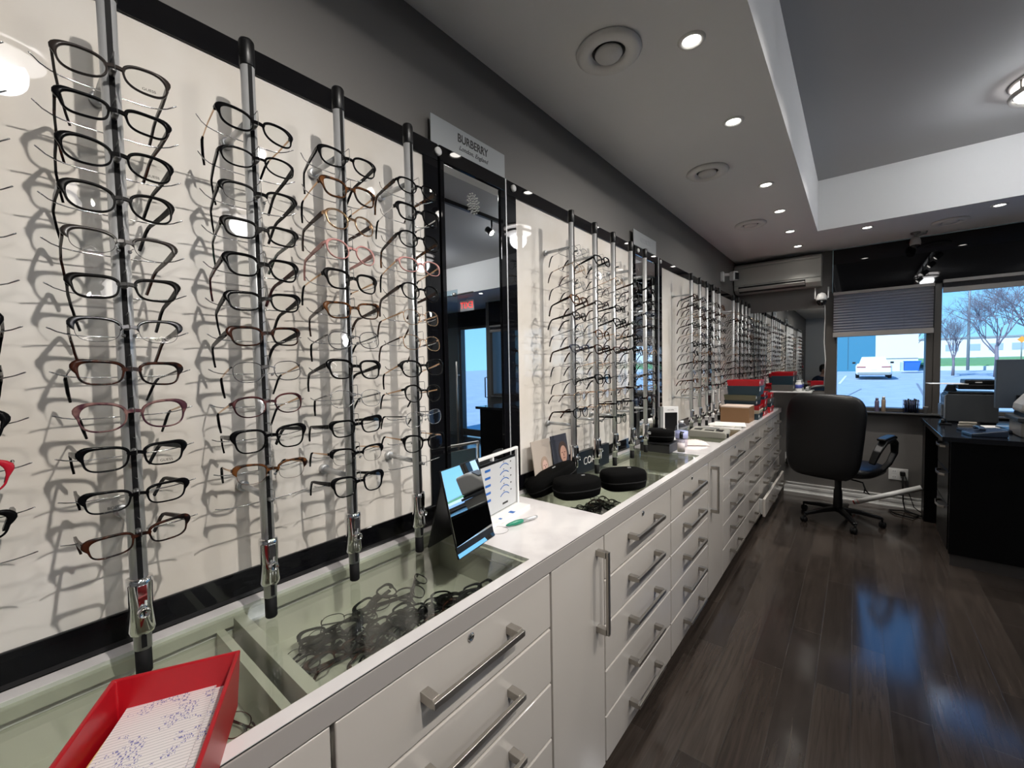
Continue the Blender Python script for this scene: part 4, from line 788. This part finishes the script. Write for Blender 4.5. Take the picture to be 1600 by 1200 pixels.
t = thing('telephone', 'low black desk telephone by the front edge of the desk', 'telephone', (.70, 4.36, DT), .2); part('base', MB().prism([(-.09, 0), (.09, 0), (.09, .05), (-.09, .02)], -.08, .08, 'Y'), mat('phone navy', (.03, .045, .075), .25), t, .006); part('handset', MB().tube([(-.03, -.06, .045), (-.028, -.03, .06), (-.022, .03, .06), (-.02, .06, .048)], 0, sq=[(.035, .025), (.025, .016), (.025, .016), (.035, .025)]), mat('handset blue black', (.05, .07, .11), .2), t, .005)
for i, (x, y, rz, lab) in enumerate(((.86, 4.92, .3, 'white papers lying under the monitor'), (.92, 4.72, -.1, 'white paper sheets between keyboard and eye instrument'), (1.02, 4.30, .25, 'pale oval-cornered pad at the right front of the desk'))):
    solo('paper_sheet', bx(-.10, .10, -.07, .07, 0, .006), PAPER if i < 2 else flat('pale pad', (.42, .41, .38)), lab, 'paper', .002, loc=(x, y, DT), rot=(0, 0, rz))
t = thing('stapler', 'cream stapler lying on the desk before the printer', 'stapler', (.705, 4.93, DT), .2); part('base', bx(-.06, .06, -.014, .014, 0, .010), flat('cream plastic', (.50, .46, .38)), t, .003); part('jaw', bx(-.055, .06, -.012, .012, .014, .032), flat('cream plastic', (.5, .46, .38)), t, .004); part('hinge', bx(.045, .062, -.015, .015, .0, .036), BLKS, t)
t = thing('tape_holder', 'small black gadget at the far left corner of the desk', 'gadget', (.56, 4.93, DT)); part('base', bx(-.025, .05, -.03, .03, 0, .014), BLKS, t, .004); part('knob', MB().lathe([(.012, .014), (.014, .03), (.008, .045), (0, .047)], 14), BLKS, t)

# ------------------------------------------------------------------ outdoors
def gz(y): return Z(-1.65 + .0143 * y)
ASPH = mat('pale sunlit asphalt', (.31, .36, .42), .9, noise=((.37, .42, .48), 1.5, .35, .65, 5)); LINE = flat('road paint', (.8, .8, .76)); TARR = flat('tar seam', (.2, .2, .22))
m = MB().add([(-40, 5.85, gz(5.85) - .25), (60, 5.85, gz(5.85) - .25), (60, 120, gz(120)), (-40, 120, gz(120))], [(0, 1, 2, 3)])
o = struct('ground', m, ASPH)
def strip(x0, y0, x1, y1, w, m, name):
    def g2(y): return gz(5.85) - .25 + (gz(120) - gz(5.85) + .25) * (y - 5.85) / (120 - 5.85)
    d = Vector((x1 - x0, y1 - y0)).normalized(); n_ = Vector((-d.y, d.x)) * w / 2
    vs = [(x0 + n_.x, y0 + n_.y, g2(y0 + n_.y) + .012), (x1 + n_.x, y1 + n_.y, g2(y1 + n_.y) + .012), (x1 - n_.x, y1 - n_.y, g2(y1 - n_.y) + .012), (x0 - n_.x, y0 - n_.y, g2(y0 - n_.y) + .012)]
    return struct(name, MB().add(vs, [(0, 1, 2, 3)]), m)
strip(1.5, 12, 2.6, 32, .09, TARR, 'road_seam'); strip(1.9, 12, 3.3, 34, .08, TARR, 'road_seam'); strip(-.6, 20, .2, 27, .05, TARR, 'road_seam')
strip(-.75, 31, -.6, 41, .12, LINE, 'road_line')
t = thing('warehouse', 'low building across the lot with blue and white wall sections', 'building', (0, 50, gz(50)))
part('white_wall', bx(1.3, 4.1, 0, 10, -.3, 3.3), flat('white cladding', (.62, .62, .60)), t); part('blue_wall', bx(-14, 1.3, -.05, 10, -.3, 4.4), flat('blue cladding', (.03, .16, .24)), t); part('roof_edge', bx(-14, 4.2, -.1, 10, 4.4, 4.55), GREYP, t); part('wall_joint', bx(-.63, -.58, -.06, 0, 0, 4.4), flat('dark joint', (.02, .08, .12)), t); part('wall_ledge', bx(1.3, 4.1, -.06, 0, .95, 1.0), GREYP, t)
t = thing('recycling_bin', 'blue open-topped bin beside the white wall across the lot', 'bin', (3.4, 46.6, gz(46.6)))
part('tub', MB().prism([(-.42, 0), (.42, 0), (.56, .75), (-.40, .75)], -.4, .4, 'Y'), flat('bin blue', (.01, .10, .55)), t, .02); part('rim', bx(-.45, .60, -.44, .44, .74, .80), flat('bin rim blue', (.015, .14, .62)), t); part('end_wall', bx(-.62, -.44, -.3, .3, 0, .7), flat('bin pale end', (.35, .42, .5)), t)
CARW = mat('white car paint', (.82, .80, .77), .2, coat=.6); t = thing('car', 'white saloon car parked facing away across the lot', 'car', (.86, 35.5, gz(35.3) - .1))
def loft(secs):
    q = MB(); n = len(secs[0]); vs = [p for s_ in secs for p in s_]
    return q.add(vs, [(i * n + j, i * n + (j + 1) % n, (i + 1) * n + (j + 1) % n, (i + 1) * n + j) for i in range(len(secs) - 1) for j in range(n)] + [tuple(range(n)), tuple((len(secs) - 1) * n + j for j in range(n))], 0, True)
def sec(y, w, z0, z1): return [(-w * .92, y, z0), (w * .92, y, z0), (w, y, z0 + .12), (w, y, z1 - .14), (w * .9, y, z1), (-w * .9, y, z1), (-w, y, z1 - .14), (-w, y, z0 + .12)]
part('body', loft([sec(0, .82, .30, .84), sec(.15, .89, .24, .96), (sec(1.0, .90, .2, .98)), sec(3.0, .90, .2, .95), sec(4.2, .88, .22, .82), sec(4.5, .78, .3, .7)]), CARW, t, .02)
part('cabin', loft([[(-.72, .62, .95), (.72, .62, .95), (.72, .64, .97), (-.72, .64, .97)], [(-.62, 1.15, .95), (.62, 1.15, .95), (.58, 1.2, 1.40), (-.58, 1.2, 1.40)], [(-.62, 2.3, .95), (.62, 2.3, .95), (.57, 2.2, 1.42), (-.57, 2.2, 1.42)], [(-.70, 3.2, .94), (.70, 3.2, .94), (.70, 3.18, .95), (-.70, 3.18, .95)]]), CARW, t, .02)
part('rear_window', MB().add([(-.60, .76, 1.02), (.60, .76, 1.02), (.53, 1.12, 1.34), (-.53, 1.12, 1.34)], [(0, 1, 2, 3)]), mat('car glass', (.10, .16, .2), .1), t)
for s in (-1, 1):
    part('tail_lamp', MB().box(.42 * s - .26, .42 * s + .26, -.02, .06, .70, .80) if 0 else MB().box(min(.38 * s, .84 * s), max(.38 * s, .84 * s), -.015, .06, .70, .79), flat('tail lamp', (.30, .07, .06), .2), t, .02)
    part('side_mirror', MB().box(min(.9 * s, 1.08 * s), max(.9 * s, 1.08 * s), 2.3, 2.4, .95, 1.08), BLKS, t, .02)
    for y_ in (.75, 3.6): part('wheel', MB().lathe([(0, -.1), (.20, -.1), (.31, -.09), (.32, 0), (.31, .09), (.20, .1), (0, .1)], 24, (.80 * s, y_, .32), 'X'), BLKR, t)
part('bumper', bx(-.80, .80, -.05, .06, .24, .42), GREYP, t, .03); part('number_plate', bx(-.16, .16, -.025, 0, .56, .66), WPL, t)
GRS = mat('spring grass', (.10, .24, .07), .9, noise=((.20, .34, .12), 4, .3, .7, 6))
struct('lawn', MB().box(4.9, 40, 52, 54, gz(52) - .3, gz(52) + .25).add([(4.9, 54, gz(54) + .22), (40, 54, gz(54) + .22), (40, 95, gz(95) + .35), (4.9, 95, gz(95) + .25)], [(0, 1, 2, 3)]), GRS)
struct('kerb', bx(4.6, 40, 51.3, 52, gz(51) - .2, gz(51) + .2), flat('kerb concrete', (.55, .54, .52)))
BARK = mat('grey bark', (.17, .14, .165), .9)
def tree(x, y, hgt, lab, seed, wide=.42, lev=6):
    rnd = random.Random(seed); t = thing('bare_tree', lab, 'tree', (x, y, gz(y) - .1), group='bare trees beyond the lot'); tr = MB(); brn = MB()
    tr.tube([(0, 0, 0), (.02, 0, hgt * .16), (0, .02, hgt * .30)], [.045 * hgt / 2.6, .036 * hgt / 2.6, .03 * hgt / 2.6], 8)
    def grow(p, d, L, r, k):
        q = p + d * L * .5 + Vector((rnd.uniform(-1, 1), rnd.uniform(-1, 1), 0)) * L * .05; e = p + d * L; brn.tube([p, q, e], [r, r * .8, r * .6], 4 if k < 4 else 5, caps=False)
        if k <= 0: return
        for i in range(3 if k > 1 else 4):
            dd = (d + Vector((rnd.uniform(-1, 1), rnd.uniform(-1, 1), rnd.uniform(-.25, .6))) * (.5 + wide)).normalized(); grow(p + d * L * rnd.uniform(.45, 1.), dd, L * rnd.uniform(.58, .78), r * .6, k - 1)
    for i in range(6):
        a_ = 2 * PI * i / 6 + rnd.random(); grow(Vector((0, 0, hgt * rnd.uniform(.18, .30))), Vector((wide * math.cos(a_), wide * math.sin(a_), rnd.uniform(.7, 1.2))).normalized(), hgt * .30, .016 * hgt / 2.6, lev - 1)
    part('trunk', tr, BARK, t); part('branches', brn, BARK, t)
tree(4.95, 40, 4.6, 'slender bare tree just right of the window mullion', 3, .25); tree(6.5, 38, 6.4, 'broad bare tree in the middle of the right window', 5, .5); tree(8.6, 40, 7, 'tall bare tree at the right edge of the photo', 8, .5); tree(4.3, 60, 6, 'far bare tree behind the white wall end', 12, .4, 5)
tree(12, 42, 7, 'bare tree beyond the third window', 21, .5, 5); tree(16, 46, 7, 'bare tree farther along the road', 22, .5, 5)
t = thing('light_pole', 'grey lamp pole standing behind the slender bare tree', 'pole', (6.6, 47, gz(47))); part('post', MB().tube([(0, 0, 0), (0, 0, 9)], [.09, .06], 10), GREYP, t); part('lamp_head', bx(-.1, .7, -.12, .12, 8.9, 9.05), GREYP, t)
t = thing('road_sign', 'orange diamond road sign far off by the grass', 'sign', (12.2, 62, gz(62) + .4)); part('plate', MB().box(-.22, .22, -.02, .02, -.22, .22, M=Matrix.Translation((0, 0, 2.0)) @ Matrix.Rotation(PI / 4, 4, 'Y')), flat('sign orange', (.8, .28, .03)), t); part('post', MB().tube([(0, .05, 0), (0, .05, 2)], .05, 8), GREYP, t)
for i, (x0, x1, y, h, c, lab) in enumerate(((7, 26, 118, 3.6, (.62, .60, .57), 'long pale building on the horizon behind the bare trees'), (30, 60, 110, 8, (.5, .5, .5), 'grey building on the horizon past the right window'))):
    t = thing('distant_building', lab, 'building', ((x0 + x1) / 2, y, gz(y))); w = (x1 - x0) / 2; part('walls', bx(-w, w, 0, 8, -.5, h), flat('far wall %d' % i, c), t); part('roof', bx(-w - .2, w + .2, -.2, 8.2, h, h + .3), GREYP, t)
    for k in range(6): part('window', bx(-w + w * .3 * k + .8, -w + w * .3 * k + 2.6, -.05, 0, h * .35, h * .7), flat('far window', (.30, .36, .42), .3), t)

# ------------------------------------------------------------------ person at the rear of the shop, seen in the far mirror
def skinned(name, verts, edges, m, parent, sub=2):
    me = bpy.data.meshes.new(name); me.from_pydata([v[0] for v in verts], edges, []); me.materials.append(m); o = link(name, me, parent)
    k = o.modifiers.new('skin', 'SKIN'); k.use_smooth_shade = True; u = o.modifiers.new('sub', 'SUBSURF'); u.levels = u.render_levels = sub
    for i, v in enumerate(verts):
        r = v[1]; me.skin_vertices[0].data[i].radius = r if isinstance(r, tuple) else (r, r)
    me.skin_vertices[0].data[0].use_root = True; return o
SKIN_ = mat('warm skin', (.50, .30, .22), .5); NAVY = mat('navy knit', (.012, .022, .05), .85); TROU = mat('charcoal trousers', (.02, .02, .022), .8); HAIR = mat('dark hair', (.015, .010, .008), .5)
t = thing('person', 'person in a navy jumper seated at the rear, seen in the far mirror', 'person', (-.66, -2.45, 0), math.radians(-12))
body = [((0, 0, .53), (.16, .11)), ((0, .0, .70), (.14, .10)), ((0, 0, .90), (.17, .11)), ((0, -.01, 1.03), (.10, .07)), ((0, .0, 1.10), (.05, .05)), ((0, .015, 1.18), (.066, .075)), ((0, .01, 1.28), (.070, .085)),
        ((.19, -.01, .98), .052), ((.25, -.02, .74), .040), ((.20, .18, .66), .032), ((.17, .25, .65), .024), ((-.19, -.01, .98), .052), ((-.25, -.02, .74), .040), ((-.20, .18, .66), .032), ((-.17, .25, .65), .024),
        ((.10, .06, .53), .085), ((.12, .42, .52), .062), ((.12, .42, .14), .042), ((.12, .42, .06), .042), ((.13, .54, .035), .034), ((-.10, .06, .53), .085), ((-.12, .42, .52), .062), ((-.13, .42, .14), .042), ((-.13, .42, .06), .042), ((-.14, .54, .035), .034)]
ed = [(0, 1), (1, 2), (2, 3), (3, 4), (4, 5), (5, 6), (3, 7), (7, 8), (8, 9), (9, 10), (3, 11), (11, 12), (12, 13), (13, 14), (0, 15), (15, 16), (16, 17), (17, 18), (18, 19), (0, 20), (20, 21), (21, 22), (22, 23), (23, 24)]
skinned('body', body, ed, SKIN_, t)
grow_ = lambda r, g: tuple(q + g for q in r) if isinstance(r, tuple) else r + g
up = [body[i] for i in (0, 1, 2, 3, 7, 8, 9, 11, 12, 13)]; skinned('jumper', [(v, grow_(r, .016)) for v, r in up], [(0, 1), (1, 2), (2, 3), (3, 4), (4, 5), (5, 6), (3, 7), (7, 8), (8, 9)], NAVY, t)
lo = [body[i] for i in (0, 15, 16, 17, 20, 21, 22)]; skinned('trousers', [(v, grow_(r, .014)) for v, r in lo], [(0, 1), (1, 2), (2, 3), (0, 4), (4, 5), (5, 6)], TROU, t)
for s in (-1, 1):
    skinned('shoe', [((.12 * s, .38, .05), .05), ((.125 * s, .47, .04), .045), ((.135 * s, .57, .035), .038)], [(0, 1), (1, 2)], BLKS, t)
    h0 = Vector((.17 * s, .25, .65)); d0 = Vector((-.03 * s, .10, -.012))
    for k in range(4):
        sd = Vector((.017, 0, .0)) * (k - 1.5); L = (.55, .62, .58, .45)[k]; cv = Vector((0, .0, -.02))
        skinned('finger', [(tuple(h0 + d0 * .2 + sd), .009), (tuple(h0 + d0 * (.55 + L * .3) + sd), .0085), (tuple(h0 + d0 * (.65 + L * .8) + sd + cv), .007)], [(0, 1), (1, 2)], SKIN_, t, 1)
    skinned('thumb', [(tuple(h0 + d0 * .05 - Vector((.016 * s, 0, 0))), .010), (tuple(h0 + d0 * .45 - Vector((.036 * s, 0, 0))), .0085), (tuple(h0 + d0 * .75 - Vector((.036 * s, 0, 0))), .007)], [(0, 1), (1, 2)], SKIN_, t, 1)
    part('eye', MB().lathe([(.009, 0), (.007, .006), (0, .008)], 10, (.028 * s, .088, 1.235), 'Y'), BLK, t)
    part('ear', MB().lathe([(.0, -.006), (.022, -.004), (.024, .004), (0, .006)], 12, (.074 * s, .0, 1.22), 'X'), SKIN_, t)
part('nose', MB().prism([(.085, 1.235), (.118, 1.198), (.088, 1.19)], -.011, .011, 'X'), SKIN_, t, .004); part('mouth', MB().tube([(-.022, .086, 1.165), (0, .093, 1.162), (.022, .086, 1.165)], .005, 6), flat('lips', (.35, .12, .10)), t)
m = MB(); n = 20; prof = [(.0, .115), (.05, .105), (.082, .07), (.092, .02), (.09, -.04), (.08, -.09)]
m.lathe(prof, n, (0, -.016, 1.255)); part('hair', m, HAIR, t)
t = thing('stool', 'round black stool under the person seated at the rear', 'stool', (-.66, -2.45, 0))
part('seat', MB().lathe([(0, .40), (.17, .40), (.18, .42), (.17, .455), (0, .46)], 32), LEATH, t); part('column', MB().lathe([(.03, .03), (.025, .40)], 16), CHROME, t); part('base', MB().lathe([(.22, 0), (.22, .02), (.04, .035), (0, .036)], 32), BLKS, t)

# ------------------------------------------------------------------ daylight
w = bpy.data.worlds.new('sky'); sc.world = w; w.use_nodes = True; nt = w.node_tree; bg = nt.nodes['Background']
tc = nt.nodes.new('ShaderNodeTexCoord'); sp = nt.nodes.new('ShaderNodeSeparateXYZ'); rp = nt.nodes.new('ShaderNodeValToRGB')
rp.color_ramp.elements[0].position = 0; rp.color_ramp.elements[0].color = (.34, .68, .95, 1); rp.color_ramp.elements[1].position = .5; rp.color_ramp.elements[1].color = (.07, .32, .80, 1)
nt.links.new(tc.outputs['Generated'], sp.inputs[0]); nt.links.new(sp.outputs['Z'], rp.inputs['Fac']); nt.links.new(rp.outputs['Color'], bg.inputs['Color']); bg.inputs['Strength'].default_value = 1.4
s = lamp('sun', 'SUN', 6.8, (.92, .96, 1), (0, -10, 20), (math.radians(52), 0, math.radians(-20))); s.data.angle = .01

# ------------------------------------------------------------------ camera and view
cam = bpy.data.cameras.new('camera'); co = bpy.data.objects.new('camera', cam); C.objects.link(co); sc.camera = co
yaw, pitch, roll = math.radians(-39.36057692), math.radians(-2.455465), math.radians(1.06806635)
f = Vector((math.sin(yaw) * math.cos(pitch), math.cos(yaw) * math.cos(pitch), math.sin(pitch))); r = Vector((math.cos(yaw), -math.sin(yaw), 0)); d = f.cross(r)
r2 = r * math.cos(roll) + d * math.sin(roll); d2 = -r * math.sin(roll) + d * math.cos(roll)
Mx = Matrix((r2, -d2, -f)).transposed().to_4x4(); Mx.translation = (0, 0, H); co.matrix_world = Mx
cam.sensor_width = 36; cam.lens = 656.2223 / 1600 * 36; cam.clip_start = .02; cam.clip_end = 400
vs_ = sc.view_settings; vs_.view_transform = 'Standard'; vs_.look = 'None'; vs_.gamma = 1; vs_.exposure = .25; vs_.use_curve_mapping = False
cy = sc.cycles; cy.max_bounces = 10; cy.transparent_max_bounces = 40; cy.glossy_bounces = 6; cy.diffuse_bounces = 4; cy.use_denoising = True; cy.sample_clamp_indirect = 6; cy.caustics_reflective = False; cy.caustics_refractive = False
